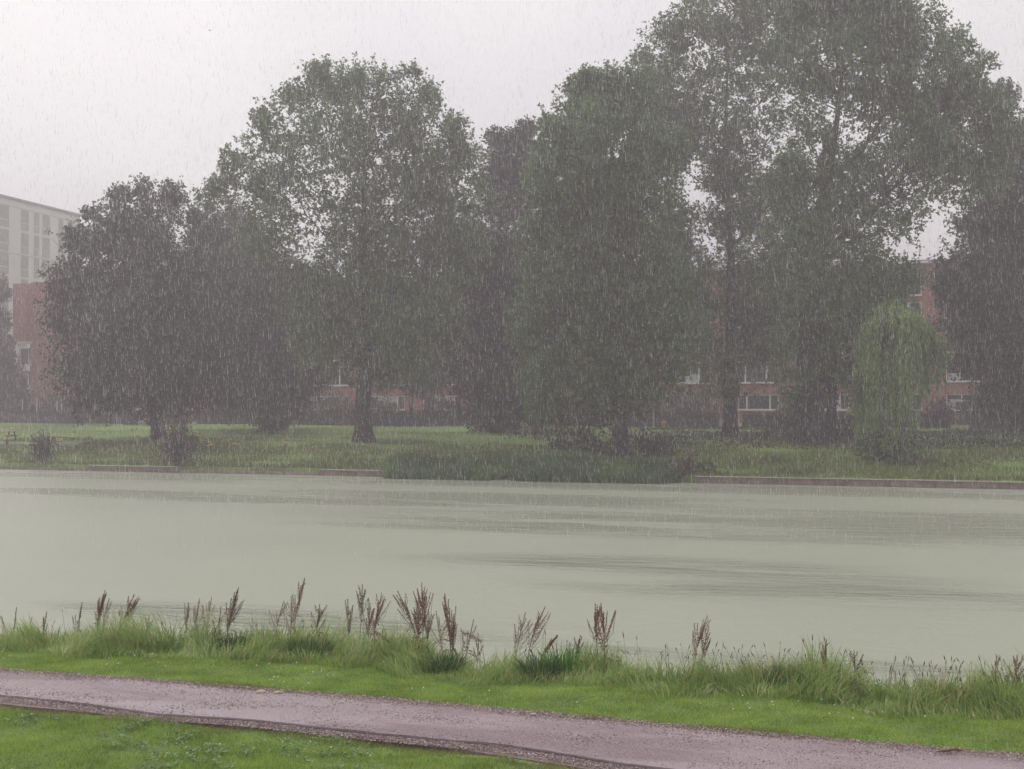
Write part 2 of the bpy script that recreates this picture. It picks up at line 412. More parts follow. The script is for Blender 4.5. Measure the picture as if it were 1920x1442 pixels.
# ------------------------------------------------------------------ path
m, nt, b = new_mat('wet_asphalt')
grain = ntex(nt, 75, 5, .7, stretch=(.6, 1, 1), rot=ROT_T)
blot = ntex(nt, .75, 5, .62, stretch=(.4, 1.3, 1), rot=ROT_T)
wet = ramp(nt, math_n(nt, 'ADD', math_n(nt, 'MULTIPLY', blot, .75), math_n(nt, 'MULTIPLY', grain, .35)), [(.50, (0, 0, 0)), (.60, (1, 1, 1))])
c = ramp(nt, grain, [(.38, (.080, .045, .052)), (.50, (.19, .13, .145)), (.62, (.36, .29, .31))])
c = mixc(nt, math_n(nt, 'MULTIPLY', math_n(nt, 'SUBTRACT', 1.0, wet), .65), c, (.36, .295, .325))  # pale worn patches with the lilac wet sheen painted into the base colour
nt.links.new(c, b.inputs['Base Color'])
nt.links.new(math_n(nt, 'ADD', math_n(nt, 'MULTIPLY', wet, .42), .10), b.inputs['Roughness'])
bs = math_n(nt, 'ADD', math_n(nt, 'MULTIPLY', wet, .9), .12)
bump(nt, b, grain, bs, .02)
M['asphalt'] = m
m, nt, b = new_mat('path_gravel_bed')
g1 = ntex(nt, 60, 5, .7)
nt.links.new(ramp(nt, g1, [(.36, (.07, .045, .038)), (.50, (.20, .145, .12)), (.64, (.38, .31, .26))]), b.inputs['Base Color'])
b.inputs['Roughness'].default_value = .55
bump(nt, b, g1, 1.0, .03)
M['gravel_bed'] = m

M['edging'] = plain('wet_soil_edge_shade', (.055, .038, .038), .6, .4, 12, bmp=.5)  # dark soil band; the shadowed crack beside the asphalt is painted into its colour
def strip_between(name, lo, hi, z0, mat, zt, wob, skirt=0.0, nt_=420, ns=8):
    """sheet between two (t,s) lines, optional skirt down at the lo side"""
    T = np.linspace(-6.5, 30, nt_)
    a = np.interp(T, [x for x, _ in lo], [y for _, y in lo]); bb = np.interp(T, [x for x, _ in hi], [y for _, y in hi])
    a = a + wob * np.array([noise.noise(Vector((t * 1.7, 3.1, 0))) + .5 * noise.noise(Vector((t * 6, 9.1, 0))) for t in T])
    bb = bb + wob * np.array([noise.noise(Vector((t * 1.9, 7.7, 0))) + .6 * noise.noise(Vector((t * 7, 2.1, 0))) for t in T])
    rows = []
    if skirt: rows.append((a - .004, np.full_like(T, z0 - skirt)))
    for k in range(ns + 1):
        u = k / ns
        S = a * (1 - u) + bb * u
        rows.append((S, z0 + zt * np.sin(np.pi * u) + 0.0012 * np.sin(T * 3 + u * 7)))
    if skirt: rows.append((bb + .004, np.full_like(T, z0 - skirt)))
    V = []
    for S, Z in rows: V.append(np.stack([N[0] * S + U[0] * T, N[1] * S + U[1] * T, Z], -1))
    V = np.concatenate(V); n = len(T); i = (np.arange(len(rows) - 1)[:, None] * n + np.arange(n - 1)[None])
    Q = np.stack([i, i + n, i + n + 1, i + 1], -1).reshape(-1, 4)
    o = np_mesh(name, V, Q, mat); o['kind'] = 'structure'; return o
off = lambda L, d: [(t, s + d) for t, s in L]
strip_between('gravel_verge', off(GRAV_NEAR, -.05), off(PATH_FAR, .10), NEAR_Z + .035, M['gravel_bed'], 0, .05, .08)
strip_between('soil_edge_shade', off(PATH_NEAR, -.035), off(PATH_NEAR, .10), NEAR_Z + .043, M['edging'], 0, .03, 0)
strip_between('asphalt_path', PATH_NEAR, off(PATH_FAR, -.10), NEAR_Z + .054, M['asphalt'], .003, .05, .02)

# ------------------------------------------------------------------ quay revetment along the far shore
M['plank'] = plain('weathered_revetment_plank', (.23, .170, .155), .8, .4, 2.0, bmp=.4)
M['cap'] = plain('pale_cap_board', (.42, .38, .36), .7, .3, 3.0, bmp=.2)
def local(parent_loc, rz, v):
    ca, sa = math.cos(-rz), math.sin(-rz); d = np.asarray(v) - np.asarray(parent_loc)
    return np.array([d[0] * ca - d[1] * sa, d[0] * sa + d[1] * ca, d[2]])
def make_revetment(t0, t1, label, plank_len=3.0, cap=True, zt=.34):
    o = empty('timber_revetment', P(79.05, t0, 0), ROT_T); tag(o, label, 'revetment', 'timber revetments along the far shore')
    L = t1 - t0; n = max(1, int(L / plank_len)); w = L / n
    mb = MB(); mb.box((0, 0, 0), (w / 2 - .02, .04, .075)); base = mb.build('plank', M['plank'], o)
    me = base.data; first = True
    cb = MB(); cb.box((0, 0, 0), (w / 2 - .015, .10, .022)); cbo = None
    for i in range(n):
        for r in range(2):
            ob = base if first else link(bpy.data.objects.new('plank', me), o)
            first = False
            ob.location = (w * (i + .5), -random.uniform(0, .012), zt - .10 - .162 * r + random.uniform(-.006, .006))
            ob.rotation_euler = (0, random.uniform(-.002, .002), 0)
        if cap:
            if cbo is None: cbo = cb.build('cap_board', M['cap'], o); ob = cbo
            else: ob = link(bpy.data.objects.new('cap_board', cbo.data), o)
            ob.location = (w * (i + .5), 0.03, zt + .03 + random.uniform(-.006, .006)); ob.rotation_euler = (0, random.uniform(-.003, .003), 0)
    # stakes in the water in front
    sm = MB(); sm.tube([(0, 0, -1), (0, 0, zt + .05)], [.06, .055], 7); so = sm.build('stake', M['plank'], o)
    for i in range(n + 1):
        ob = so if i == 0 else link(bpy.data.objects.new('stake', so.data), o)
        ob.location = (min(L - .06, w * i + .06), -.12, random.uniform(-.04, .03))
    return o
def t_of(px, s): return ST(*at_s(px, 800, s)[:2])[1]
for a, b_, lab, cap in ((1300, 1950, 'long weathered timber revetment with pale cap boards right of the reed bed', True),
                        (600, 735, 'short revetment with a worn pale cap just left of the reed bed', True),
                        (335, 600, 'low dark uncapped revetment under the brushy shore between the two left shrubs', False),
                        (165, 335, 'reddish shore revetment with worn cap left of the big twiggy shrub', True),
                        (-60, 165, 'low dark uncapped revetment at the far left of the shore', False)):
    make_revetment(t_of(b_, 79.05), t_of(a, 79.05) - .05, lab, 2.4, cap, .36 if cap else .22)
# right continuation beyond the frame is part of the first piece

# ------------------------------------------------------------------ haze
hb = MB(); hb.box((0, 300, 17.75), (700, 700, 21.25))      # z from -3.5 to 39
hm = bpy.data.materials.new('haze_air'); hm.use_nodes = True; hn = hm.node_tree; hn.nodes.clear()
ho = hn.nodes.new('ShaderNodeOutputMaterial'); pv = hn.nodes.new('ShaderNodeVolumePrincipled')
pv.inputs['Color'].default_value = HAZE_COLOR; pv.inputs['Density'].default_value = HAZE_DENSITY; pv.inputs['Anisotropy'].default_value = 0.2
hn.links.new(pv.outputs[0], ho.inputs['Volume'])
haze = hb.build('haze', hm); tag(haze, 'pale rain haze filling the air over the canal', 'haze', kind='stuff')

# ------------------------------------------------------------------ trees
def crown_mesh(parent, pts, dirs, lens, k, lsize, mat, name='crown', spread=.13, widthr=.62, hang=0.0):
    n = len(pts)
    u = (np.arange(k)[None, :] + RNG.uniform(0, 1, (n, k))) / k
    C = pts[:, None, :] + dirs[:, None, :] * (lens[:, None] * u)[:, :, None] + RNG.normal(size=(n, k, 3)) * spread
    C = C.reshape(-1, 3); m_ = len(C)
    A = np.repeat(dirs, k, axis=0) * .5 + rnd_dir(m_) + np.array([0, 0, -hang])
    Nn = rnd_dir(m_) + np.array([0, 0, .7])
    ln = lsize * RNG.uniform(.7, 1.3, m_)
    v, q = leaf_tris(C, A, Nn, ln * 1.1, ln * widthr * 1.35)
    loc = np.array(parent.location)
    return np_mesh(name, v - loc, q, mat, parent)

DENS = 72.0
def make_tree(name, label, cat, base, lobes, mat, Yc=None, trunk_r=.45, fork=.3, dens=1.0, leaf=.225, k=15, group=None, up=.55,
              seed=1, gaps=(), thin=(), sub=7, shoot=(.8, 1.5), clump=.0, limb_n=5, leanx=0.0, depth=.95, outer=.45, trunks=None):
    """lobes: (px, py, r) crown masses as seen in the photograph, placed at the tree's own distance"""
    rs = random.Random(seed)
    o = empty(name, base); tag(o, label, cat, group)
    Y0 = base[1]; mpp = Y0 / F
    Lc, Lr = [], []
    for lb in lobes:
        px, py, r = lb[:3]; dy = lb[3] if len(lb) > 3 else rs.uniform(-.55, .55) * r * mpp * 1.6
        Lc.append(at_Y(px, py, Y0 + dy)); Lr.append(r * mpp * 1.10)
    Lc = np.array(Lc); Lr = np.array(Lr)
    top = Lc[:, 2].max() + 0.0; H = top - base[2]
    # trunk and limbs
    cx, cy_ = np.average(Lc[:, 0], weights=Lr), np.average(Lc[:, 1], weights=Lr)
    nseg = 9; tp = []
    for i in range(nseg + 1):
        u = i / nseg
        tp.append((base[0] + (cx - base[0]) * .55 * u ** 1.6 + rs.uniform(-.12, .12) * (1 if i else 0) + leanx * u, base[1] + (cy_ - base[1]) * .5 * u ** 1.5 + rs.uniform(-.12, .12) * (1 if i else 0), base[2] - .15 + H * .86 * u))
    tp = np.array(tp); rad = trunk_r * np.array([1.25, .98, .85, .72, .6, .48, .36, .26, .17, .08])
    loc = base
    tb = MB()
    tt = []
    for i in range(nseg):
        for j in range(3): tt.append(tp[i] + (tp[i + 1] - tp[i]) * j / 3)
    tt.append(tp[-1]); tt = np.array(tt); rr = np.interp(np.linspace(0, nseg, len(tt)), range(nseg + 1), rad)
    rr[0] *= 1.25
    tb.tube(tt - loc, rr, 9)
    if trunks:
        for (dx, dyy, r2, hh) in trunks:
            p0 = base + np.array([dx, dyy, -.15]); pts = [p0 + np.array([dx * .6 * u + .3 * math.sin(u * 3 + dx), dyy * .5 * u, hh * u]) - loc for u in np.linspace(0, 1, 8)]
            tb.tube(pts, r2 * np.linspace(1.15, .3, 8), 8)
    tb.build('trunk', M['bark'], o, True)
    order = np.argsort(-Lr)
    tb2 = MB(); curves = [(tt, rr)]
    for rank, i in enumerate(order):
        i = int(i); c = Lc[i]; is_limb = rank < limb_n
        best = None
        for ci, (cu, ru) in enumerate(curves):
            if is_limb and ci > 0: break
            hd = np.hypot(cu[:, 0] - c[0], cu[:, 1] - c[1]); dz = c[2] - cu[:, 2]
            cost = np.abs(dz - hd * .9) * (1.0 if ci == 0 else .8) + hd * (1.0 if ci == 0 else .9) + (cu[:, 2] < base[2] + H * fork * .75) * 30 + (ru < .04) * 3
            j = int(np.argmin(cost))
            if best is None or cost[j] < best[0]: best = (cost[j], cu[j], ru[j])
        _, a0, ra = best
        hd = math.hypot(c[0] - a0[0], c[1] - a0[1])
        endp = c + np.array([0, 0, Lr[i] * .45])
        mid = (a0 + c) / 2 + np.array([(c[0] - a0[0]) * .18, (c[1] - a0[1]) * .18, -.10 * hd])
        cur = []; wx, wy = rs.uniform(-.25, .25), rs.uniform(-.25, .25)
        for w in np.linspace(0, 1, 11):
            p = a0 * (1 - w) ** 2 + 2 * mid * w * (1 - w) + endp * w * w
            if 0 < w < 1: p = p + np.array([wx * math.sin(w * 7) + rs.uniform(-.09, .09), wy * math.sin(w * 6) + rs.uniform(-.09, .09), rs.uniform(-.06, .06)])
            cur.append(p)
        cur = np.array(cur); rl = max(.045, min(ra * .68, trunk_r * .34)) * np.linspace(1, .2, 11)
        curves.append((cur[2:], rl[2:]))
        cur = cur[::1]
        if is_limb:
            lb_ = MB(); lb_.tube(cur - loc, rl, 7); lb_.build('limb', M['bark'], o, True)
        else: tb2.tube(cur - loc, rl, 6)
        for _ in range(sub):
            w = rs.uniform(.45, 1); kk = int(w * 10); q0 = cur[min(10, kk)]
            d = np.array([rs.gauss(0, 1), rs.gauss(0, 1), rs.gauss(.55, .7)]); d /= np.linalg.norm(d)
            e = c + d * Lr[i] * rs.uniform(.75, 1.0)
            mm = (q0 + e) / 2 + np.array([0, 0, -.1 * Lr[i]]) + np.array([rs.uniform(-.2, .2), rs.uniform(-.2, .2), 0])
            br = [q0 * (1 - x) ** 2 + 2 * mm * x * (1 - x) + e * x * x for x in np.linspace(0, 1, 5)]
            tb2.tube(np.array(br) - loc, max(.022, rl[min(10, kk)] * .6) * np.linspace(1, .3, 5), 5, cap=False)
    tb2.build('branches', M['bark'], o)
    # leafy shoots
    pts, dirs, lsc = [], [], []
    for i in range(len(Lr)):
        n = int(dens * DENS * Lr[i] ** 2) + 8
        d = rnd_dir(n); rad_ = Lr[i] * RNG.uniform(0, 1, n) ** outer
        p = Lc[i] + d * rad_[:, None] * np.array([1, depth, 1.0])
        lean = d * .7 + np.array([0, 0, up]) + RNG.normal(size=(n, 3)) * .45
        pts.append(p); dirs.append(unit(lean)); lsc.append(np.full(n, float(np.clip(Lr[i] / 1.9, .4, 1))))
    pts = np.concatenate(pts); dirs = np.concatenate(dirs); lsc = np.concatenate(lsc)
    keep = np.ones(len(pts), bool)
    for (gx, gy, gr) in gaps:
        g = at_Y(gx, gy, Y0); gm = gr * mpp
        dd = np.hypot((pts[:, 0] - g[0]), (pts[:, 2] - g[2]))
        keep &= dd > gm * RNG.uniform(.6, 1.25, len(pts))
    for (gx, gy, gr, gp) in thin:
        g = at_Y(gx, gy, Y0); gm = gr * mpp
        dd = np.hypot((pts[:, 0] - g[0]), (pts[:, 2] - g[2]))
        keep &= (dd > gm) | (RNG.uniform(0, 1, len(pts)) > gp * (1 - .4 * dd / gm))
    if clump > 0:
        f = 1 / 1.9
        nv = np.array([noise.noise(Vector((p[0] * f + seed * 7, p[1] * f, p[2] * f))) for p in pts])
        keep &= nv > (-.5 + clump) + RNG.uniform(-.08, .08, len(pts))
    keep &= pts[:, 2] > base[2] + .2
    pts, dirs = pts[keep], dirs[keep]
    lens = RNG.uniform(shoot[0], shoot[1], len(pts)) * lsc[keep]
    cr_ = crown_mesh(o, pts, dirs, lens, k, leaf, mat)
    return o

def on_far(px, py): return far_pt(px, py)
G_TREES = 'large trees on the far bank'
T = {}
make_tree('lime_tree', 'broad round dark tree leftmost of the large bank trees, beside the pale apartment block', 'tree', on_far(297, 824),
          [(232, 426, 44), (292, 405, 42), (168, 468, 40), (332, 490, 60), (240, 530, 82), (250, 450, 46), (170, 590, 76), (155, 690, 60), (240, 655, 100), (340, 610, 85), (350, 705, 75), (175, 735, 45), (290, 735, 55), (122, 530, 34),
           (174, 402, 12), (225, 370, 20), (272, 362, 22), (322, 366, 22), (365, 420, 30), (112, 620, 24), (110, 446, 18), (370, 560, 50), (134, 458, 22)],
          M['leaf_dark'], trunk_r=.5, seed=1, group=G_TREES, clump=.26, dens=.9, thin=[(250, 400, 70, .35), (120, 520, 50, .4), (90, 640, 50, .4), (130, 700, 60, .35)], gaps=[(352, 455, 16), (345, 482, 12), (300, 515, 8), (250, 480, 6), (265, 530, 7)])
make_tree('poplar_tree', 'dense dark tree with short shrubby trunk left of the tall central poplar', 'tree', on_far(515, 806),
          [(440, 450, 52), (395, 500, 55), (480, 530, 68), (430, 590, 80), (520, 610, 75), (560, 550, 48), (480, 685, 75), (410, 690, 60), (560, 690, 58), (515, 745, 48), (515, 785, 28), (388, 440, 30), (540, 730, 40), (450, 740, 40)],
          M['leaf_deep'], trunk_r=.42, fork=.15, seed=2, group=G_TREES, clump=.2)
make_tree('poplar_tree', 'tall central poplar with light open top and thick dark trunk above the lit lawn', 'tree', on_far(682, 828),
          [(612, 175, 45), (665, 165, 42), (700, 195, 55), (770, 185, 45), (545, 240, 52), (500, 262, 36), (620, 280, 75), (712, 290, 80), (795, 280, 62), (855, 300, 45), (880, 285, 25), (470, 350, 50), (425, 345, 30), (395, 372, 26), (545, 380, 70),
           (640, 400, 45), (750, 400, 90), (850, 400, 72), (680, 500, 80), (780, 510, 95), (595, 540, 62), (500, 440, 50), (690, 600, 88), (620, 630, 72), (780, 620, 88), (600, 140, 20), (675, 135, 16), (733, 150, 20), (775, 150, 18), (805, 175, 20), (548, 175, 18), (486, 222, 16), (850, 235, 22), (440, 305, 22), (850, 480, 60), (700, 680, 50)],
          M['leaf_poplar'], trunk_r=.62, seed=3, group=G_TREES, clump=.28, dens=.62, thin=[(560, 300, 90, .35), (740, 200, 70, .35), (560, 420, 60, .4)], gaps=[(578, 467, 22), (600, 455, 15), (632, 515, 14), (648, 372, 13), (640, 345, 9), (700, 465, 9), (735, 290, 10), (720, 130, 10), (530, 430, 12)])
make_tree('young_tree', 'slender tree with forked trunk behind the tall central poplar, in front of a window', 'tree', on_far(772, 799),
          [(745, 650, 55), (800, 640, 50), (770, 690, 45), (730, 700, 35), (815, 690, 40), (790, 720, 25)],
          M['leaf_dark'], trunk_r=.28, seed=4, clump=.2, group=G_TREES)
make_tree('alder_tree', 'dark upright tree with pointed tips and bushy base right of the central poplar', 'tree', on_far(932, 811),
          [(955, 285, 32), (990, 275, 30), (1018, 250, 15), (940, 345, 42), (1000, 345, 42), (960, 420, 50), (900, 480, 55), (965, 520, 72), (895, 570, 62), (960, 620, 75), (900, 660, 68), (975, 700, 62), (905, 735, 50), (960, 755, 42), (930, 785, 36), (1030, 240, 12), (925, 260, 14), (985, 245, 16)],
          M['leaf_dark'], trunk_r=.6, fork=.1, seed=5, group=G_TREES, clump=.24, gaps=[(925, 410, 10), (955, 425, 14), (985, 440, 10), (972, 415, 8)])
make_tree('ash_tree', 'broad leafy tree nearest the water whose low boughs hang over the reed bed', 'tree', on_far(1165, 853),
          [(1125, 190, 48), (1180, 180, 45), (1075, 255, 56), (1150, 275, 76), (1040, 350, 50), (1110, 390, 90), (1195, 370, 70), (1235, 290, 45), (1060, 490, 75), (1160, 500, 95), (1240, 520, 48), (1045, 610, 78), (1140, 630, 105), (1235, 620, 62), (1050, 720, 66), (1150, 715, 72), (1215, 690, 58),
           (1020, 765, 30), (1080, 165, 18), (1160, 140, 18), (1105, 155, 18), (1090, 210, 30), (1020, 300, 25), (1010, 440, 32), (1262, 560, 36), (1000, 640, 30)],
          M['leaf_fresh'], trunk_r=.5, fork=.15, seed=6, group=G_TREES, clump=.2)
make_tree('poplar_tree', 'very tall tree with long upright limbs showing, left of the two giants on the right', 'tree', on_far(1370, 816),
          [(1250, 95, 45), (1310, 60, 60), (1390, 20, 65), (1280, 170, 62), (1370, 120, 72), (1450, 50, 65), (1340, 235, 62), (1270, 235, 50), (1425, 200, 60), (1400, 300, 60), (1340, 340, 42), (1440, 380, 58), (1375, 430, 55), (1390, 520, 72), (1310, 560, 50), (1450, 560, 66), (1380, 620, 62), (1320, 660, 46), (1440, 660, 50),
           (1230, 150, 28), (1205, 110, 14), (1275, 30, 18), (1330, -30, 50), (1430, -50, 55), (1280, 430, 34), (1215, 210, 30), (1350, 730, 25), (1255, 400, 25), (1245, 210, 48), (1225, 270, 42), (1480, 130, 50), (1470, 250, 40), (1470, 330, 46), (1400, 690, 48), (1480, 470, 50), (1270, 520, 48), (1300, 480, 36), (1262, 300, 34), (1245, 440, 42), (1320, 410, 30), (1365, 350, 40), (1290, 250, 40)],
          M['leaf_poplar'], trunk_r=.50, seed=7, group=G_TREES, clump=.28, dens=.56, sub=12, limb_n=8, thin=[(1330, 200, 90, .4), (1450, 260, 80, .45)], gaps=[(1285, 362, 30), (1300, 380, 20), (1330, 463, 24), (1452, 190, 16), (1415, 270, 10), (1460, 260, 14), (1445, 330, 14), (1400, 85, 8), (1362, 200, 8), (1300, 320, 12), (1375, 315, 12)])
make_tree('poplar_tree', 'huge spreading multi stemmed tree filling the upper right above the willow', 'tree', on_far(1525, 832),
          [(1520, 0, 62), (1600, 30, 62), (1560, 110, 78), (1650, 110, 72), (1705, 60, 50), (1745, 130, 58), (1790, 95, 32), (1680, 215, 82), (1775, 205, 62), (1830, 165, 35), (1575, 210, 60), (1510, 150, 42), (1530, 310, 55), (1620, 330, 78), (1715, 310, 72), (1805, 295, 52), (1870, 215, 30), (1505, 430, 62), (1590, 450, 82), (1670, 410, 60), (1780, 370, 40),
           (1540, 540, 85), (1620, 570, 66), (1520, 640, 70), (1590, 660, 55), (1560, 720, 42), (1500, 730, 35), (1640, -20, 50), (1560, -60, 60), (1850, 110, 20), (1880, 260, 32), (1690, 520, 40), (1660, 600, 45), (1850, 250, 30), (1560, -10, 50), (1660, 20, 50), (1490, 60, 45), (1500, 240, 45), (1490, 340, 45), (1730, 200, 60), (1740, 270, 50), (1760, 330, 45), (1850, 330, 40), (1800, 180, 40), (1700, 380, 50), (1620, 700, 40)],
          M['leaf_poplar'], trunk_r=.7, fork=.12, seed=8, group=G_TREES, clump=.26, dens=.62, sub=10, limb_n=10, trunks=[(.9, .4, .34, 12), (-.8, -.3, .36, 14)], thin=[(1530, 220, 100, .45), (1735, 410, 115, .72), (1640, 250, 70, .35), (1800, 400, 60, .4)],
          gaps=[(1480, 200, 14), (1488, 290, 16), (1475, 250, 14), (1700, 470, 26), (1755, 450, 34), (1790, 455, 26), (1735, 400, 14), (1640, 260, 12), (1730, 478, 18), (1510, 330, 9), (1545, 265, 10), (1620, 255, 9), (1770, 400, 16), (1840, 380, 16)])
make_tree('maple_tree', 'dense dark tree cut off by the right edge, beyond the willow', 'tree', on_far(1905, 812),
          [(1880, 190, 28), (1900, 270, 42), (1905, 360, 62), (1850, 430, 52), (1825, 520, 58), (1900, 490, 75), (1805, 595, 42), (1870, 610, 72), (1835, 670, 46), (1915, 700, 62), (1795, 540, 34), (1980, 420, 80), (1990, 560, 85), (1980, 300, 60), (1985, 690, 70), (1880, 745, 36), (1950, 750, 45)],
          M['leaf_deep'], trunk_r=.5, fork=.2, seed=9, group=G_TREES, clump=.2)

# far trees behind and at the left edge
pb = P(129, t_of(-6, 129), far_z(129, 100))
make_tree('birch_tree', 'hazy olive tree cut off by the left edge in front of the pale apartment block', 'tree', pb,
          [(-22, 550, 36), (-4, 600, 20), (2, 545, 14), (-12, 660, 34), (4, 690, 30), (22, 715, 24), (-40, 620, 45), (0, 740, 34), (36, 745, 22), (12, 650, 16)], M['leaf_autumn'], trunk_r=.22, seed=10, clump=.25, leaf=.22, shoot=(.5, 1.0))

# weeping willow -----------------------------------------------------------------
wb = on_far(1682, 872)
o = empty('weeping_willow', wb); tag(o, 'small pale green weeping willow with drooping crown, before the brick house', 'tree')
mpp = wb[1] / F
tb = MB(); topw = at_Y(1665, 590, wb[1])
pts = [wb + (topw - wb) * u + np.array([.25 * math.sin(u * 4), 0, 0]) for u in np.linspace(0, 1, 9)]
tb.tube(np.array(pts) - wb, .2 * np.linspace(1.2, .3, 9), 8); tb.build('trunk', M['bark'], o, True)
strand_v, strand_f, nb = [], [], 0
twig = MB(); Cs, As = [], []
for i in range(460):
    # arching spray: starts near the head, goes outwards then hangs
    side = RNG.uniform(-1, 1); dp = RNG.uniform(-1, 1)
    rr_ = math.sqrt(RNG.uniform(0, 1)); th = RNG.uniform(0, 2 * math.pi)
    ex, ey = rr_ * math.cos(th), rr_ * math.sin(th)
    if i % 5:                                    # most sprays hang in bunches
        ci_ = i % 19; ca_ = ci_ * 2.4; cr2 = math.sqrt((ci_ + .5) / 19)
        ex, ey = cr2 * math.cos(ca_) + RNG.normal(0, .085), cr2 * math.sin(ca_) + RNG.normal(0, .085)
        rr_ = min(1.05, math.hypot(ex, ey)); ex = max(-1.08, min(1.08, ex))
    ztop = np.interp(ex, [-1, -.6, -.3, 0, .3, .6, .85, 1], [612, 584, 563, 574, 588, 598, 622, 655]) + RNG.normal(0, 5)
    ztop += rr_ ** 2 * 12 + abs(ey) * 18
    apex = at_Y(1686 + ex * 74, ztop + RNG.uniform(-8, 26), wb[1]) + np.array([0, ey * 3.0, 0])
    low = np.interp(ex, [-1, -.4, .1, .45, .8, 1], [795, 825, 795, 735, 722, 690]) + RNG.uniform(-95, 22)
    if rr_ < .55: low -= RNG.uniform(0, 120)
    bot = at_Y(1682 + ex * 86 * (1.0 if ex > 0 else .92) + RNG.uniform(-8, 8), low, wb[1]) + np.array([0, ey * 3.5, 0])
    p0 = at_Y(1672 + RNG.uniform(-8, 8), 610 + RNG.uniform(0, 50), wb[1])
    cur = []; jx = RNG.normal(0, .35)
    for w in np.linspace(0, 1, 5): cur.append(p0 * (1 - w) ** 2 + 2 * w * (1 - w) * ((p0 + apex) / 2 + np.array([0, 0, 1.1])) + apex * w * w)
    for w in np.linspace(.1, 1, 10): cur.append(apex * (1 - w) + bot * w + np.array([(bot - apex)[0] * .3 * math.sin(w * 2.5) + jx * w * math.sin(w * 3.3), 0, 0]))
    cur = np.array(cur)
    if i % 3 == 0: twig.tube(cur - wb, .03 * np.linspace(1, .3, len(cur)), 4, cap=False)
    seg = np.linalg.norm(np.diff(cur, axis=0), axis=1); cum = np.concatenate([[0], np.cumsum(seg)])
    nl = int(cum[-1] / .055); uu = RNG.uniform(.15, 1, nl) * cum[-1]
    pp = np.stack([np.interp(uu, cum, cur[:, a]) for a in range(3)], 1) + RNG.normal(size=(nl, 3)) * .07
    dd = np.stack([np.interp(uu, cum, np.gradient(cur[:, a], cum)) for a in range(3)], 1)
    Cs.append(pp); As.append(dd)
twig.build('branches', M['bark'], o)
Cs = np.concatenate(Cs); As = unit(np.concatenate(As)) + rnd_dir(len(Cs)) * .45 + np.array([0, 0, -.3])
v, q = leaf_quads(Cs, As, rnd_dir(len(Cs)), .26 * RNG.uniform(.7, 1.3, len(Cs)), .062)
np_mesh('crown', v - wb, q, M['leaf_willow'], o)

# ------------------------------------------------------------------ shrubs and hedges
def make_shrub(name, label, cat, base, rx, rz, mat, n=None, group=None, leaf=.16, stems=6, ry=None, up=.5):
    o = empty(name, base); tag(o, label, cat, group)
    ry = ry or rx * .8
    n = n or int(60 * rx * rz) + 30
    d = rnd_dir(n); d[:, 2] = np.abs(d[:, 2]); r = RNG.uniform(0, 1, n) ** .45
    p = np.stack([d[:, 0] * rx * r, d[:, 1] * ry * r, .05 + d[:, 2] * rz * r * .9 + RNG.uniform(0, .15, n) * rz], 1)
    nz_ = np.array([noise.noise(Vector(q * 1.1) + Vector((base[0], 0, 0))) for q in p])
    p = p[nz_ > -.28]; d = d[nz_ > -.28]
    dirs = unit(d + np.array([0, 0, up]) + RNG.normal(size=(len(p), 3)) * .4)
    crown_mesh(o, p + np.array(o.location), dirs, RNG.uniform(.25, .6, len(p)) * max(.6, min(1.4, rz)), 9, leaf, mat, 'foliage', spread=.08)
    sb = MB()
    for i in range(stems):
        a = random.uniform(0, 6.28); rr = random.uniform(.3, .8)
        e = np.array([math.cos(a) * rx * rr, math.sin(a) * ry * rr, rz * random.uniform(.6, 1.0)])
        sb.tube([(e[0] * .1, e[1] * .1, -.1), (e[0] * .35, e[1] * .35, e[2] * .4), (e[0] * .75, e[1] * .75, e[2] * .8), e], [.045, .035, .022, .01], 5)
    sb.build('stems', M['bark'], o)
    return o
def px_w(base, px): return px * base[1] / F
b0 = on_far(332, 876); make_shrub('willow_shrub', 'tall twiggy brown grey shrub at the shore below the leftmost large tree', 'shrub', b0, 1.1, 3.1, M['leaf_twiggy'], n=150, leaf=.16, stems=22, up=1.4)
b0 = on_far(338, 848); make_shrub('willow_shrub', 'loose olive shrub growing just behind the twiggy shrub at the shore', 'shrub', b0, 1.1, 2.3, M['leaf_autumn'], n=90, leaf=.16, stems=12)
b0 = on_far(82, 868); make_shrub('willow_shrub', 'small dark pointed shrub at the shore near the left edge', 'shrub', b0, .75, 1.7, M['leaf_twiggy'], n=80, leaf=.15, stems=14, up=1.4)
b0 = on_far(78, 850); make_shrub('willow_shrub', 'thin upright twigs behind the small dark shrub near the left edge', 'shrub', b0, .6, 1.7, M['leaf_twiggy'], n=30, leaf=.13, stems=8)
b0 = on_far(1650, 866); make_shrub('bramble_bush', 'dark low brambles under the weeping willow', 'bush', b0, 1.5, 1.5, M['leaf_deep'], n=120, leaf=.16)
b0 = on_far(1712, 872); make_shrub('bramble_bush', 'green scrub hanging to the bank right of the willow trunk', 'bush', b0, 1.3, 1.1, M['leaf_fresh'], n=80, leaf=.15)
b0 = on_far(1095, 858); make_shrub('bramble_bush', 'dark undergrowth left of the leafy tree trunk behind the reeds', 'bush', b0, 2.4, 2.3, M['leaf_dark'], n=260, leaf=.18)
b0 = on_far(1215, 858); make_shrub('bramble_bush', 'dark undergrowth right of the leafy tree trunk behind the reeds', 'bush', b0, 1.6, 1.6, M['leaf_dark'], n=170, leaf=.17)
b0 = on_far(1010, 826); make_shrub('bramble_bush', 'reddish brown bush between the bushy tree base and the leafy tree', 'bush', b0, 2.2, 1.6, M['leaf_twiggy'], n=170, leaf=.17)
b0 = on_far(1295, 890); make_shrub('bramble_bush', 'brownish scrub where the reed bed ends at the timber revetment', 'bush', b0, 1.4, .9, M['leaf_autumn'], n=130, leaf=.14)
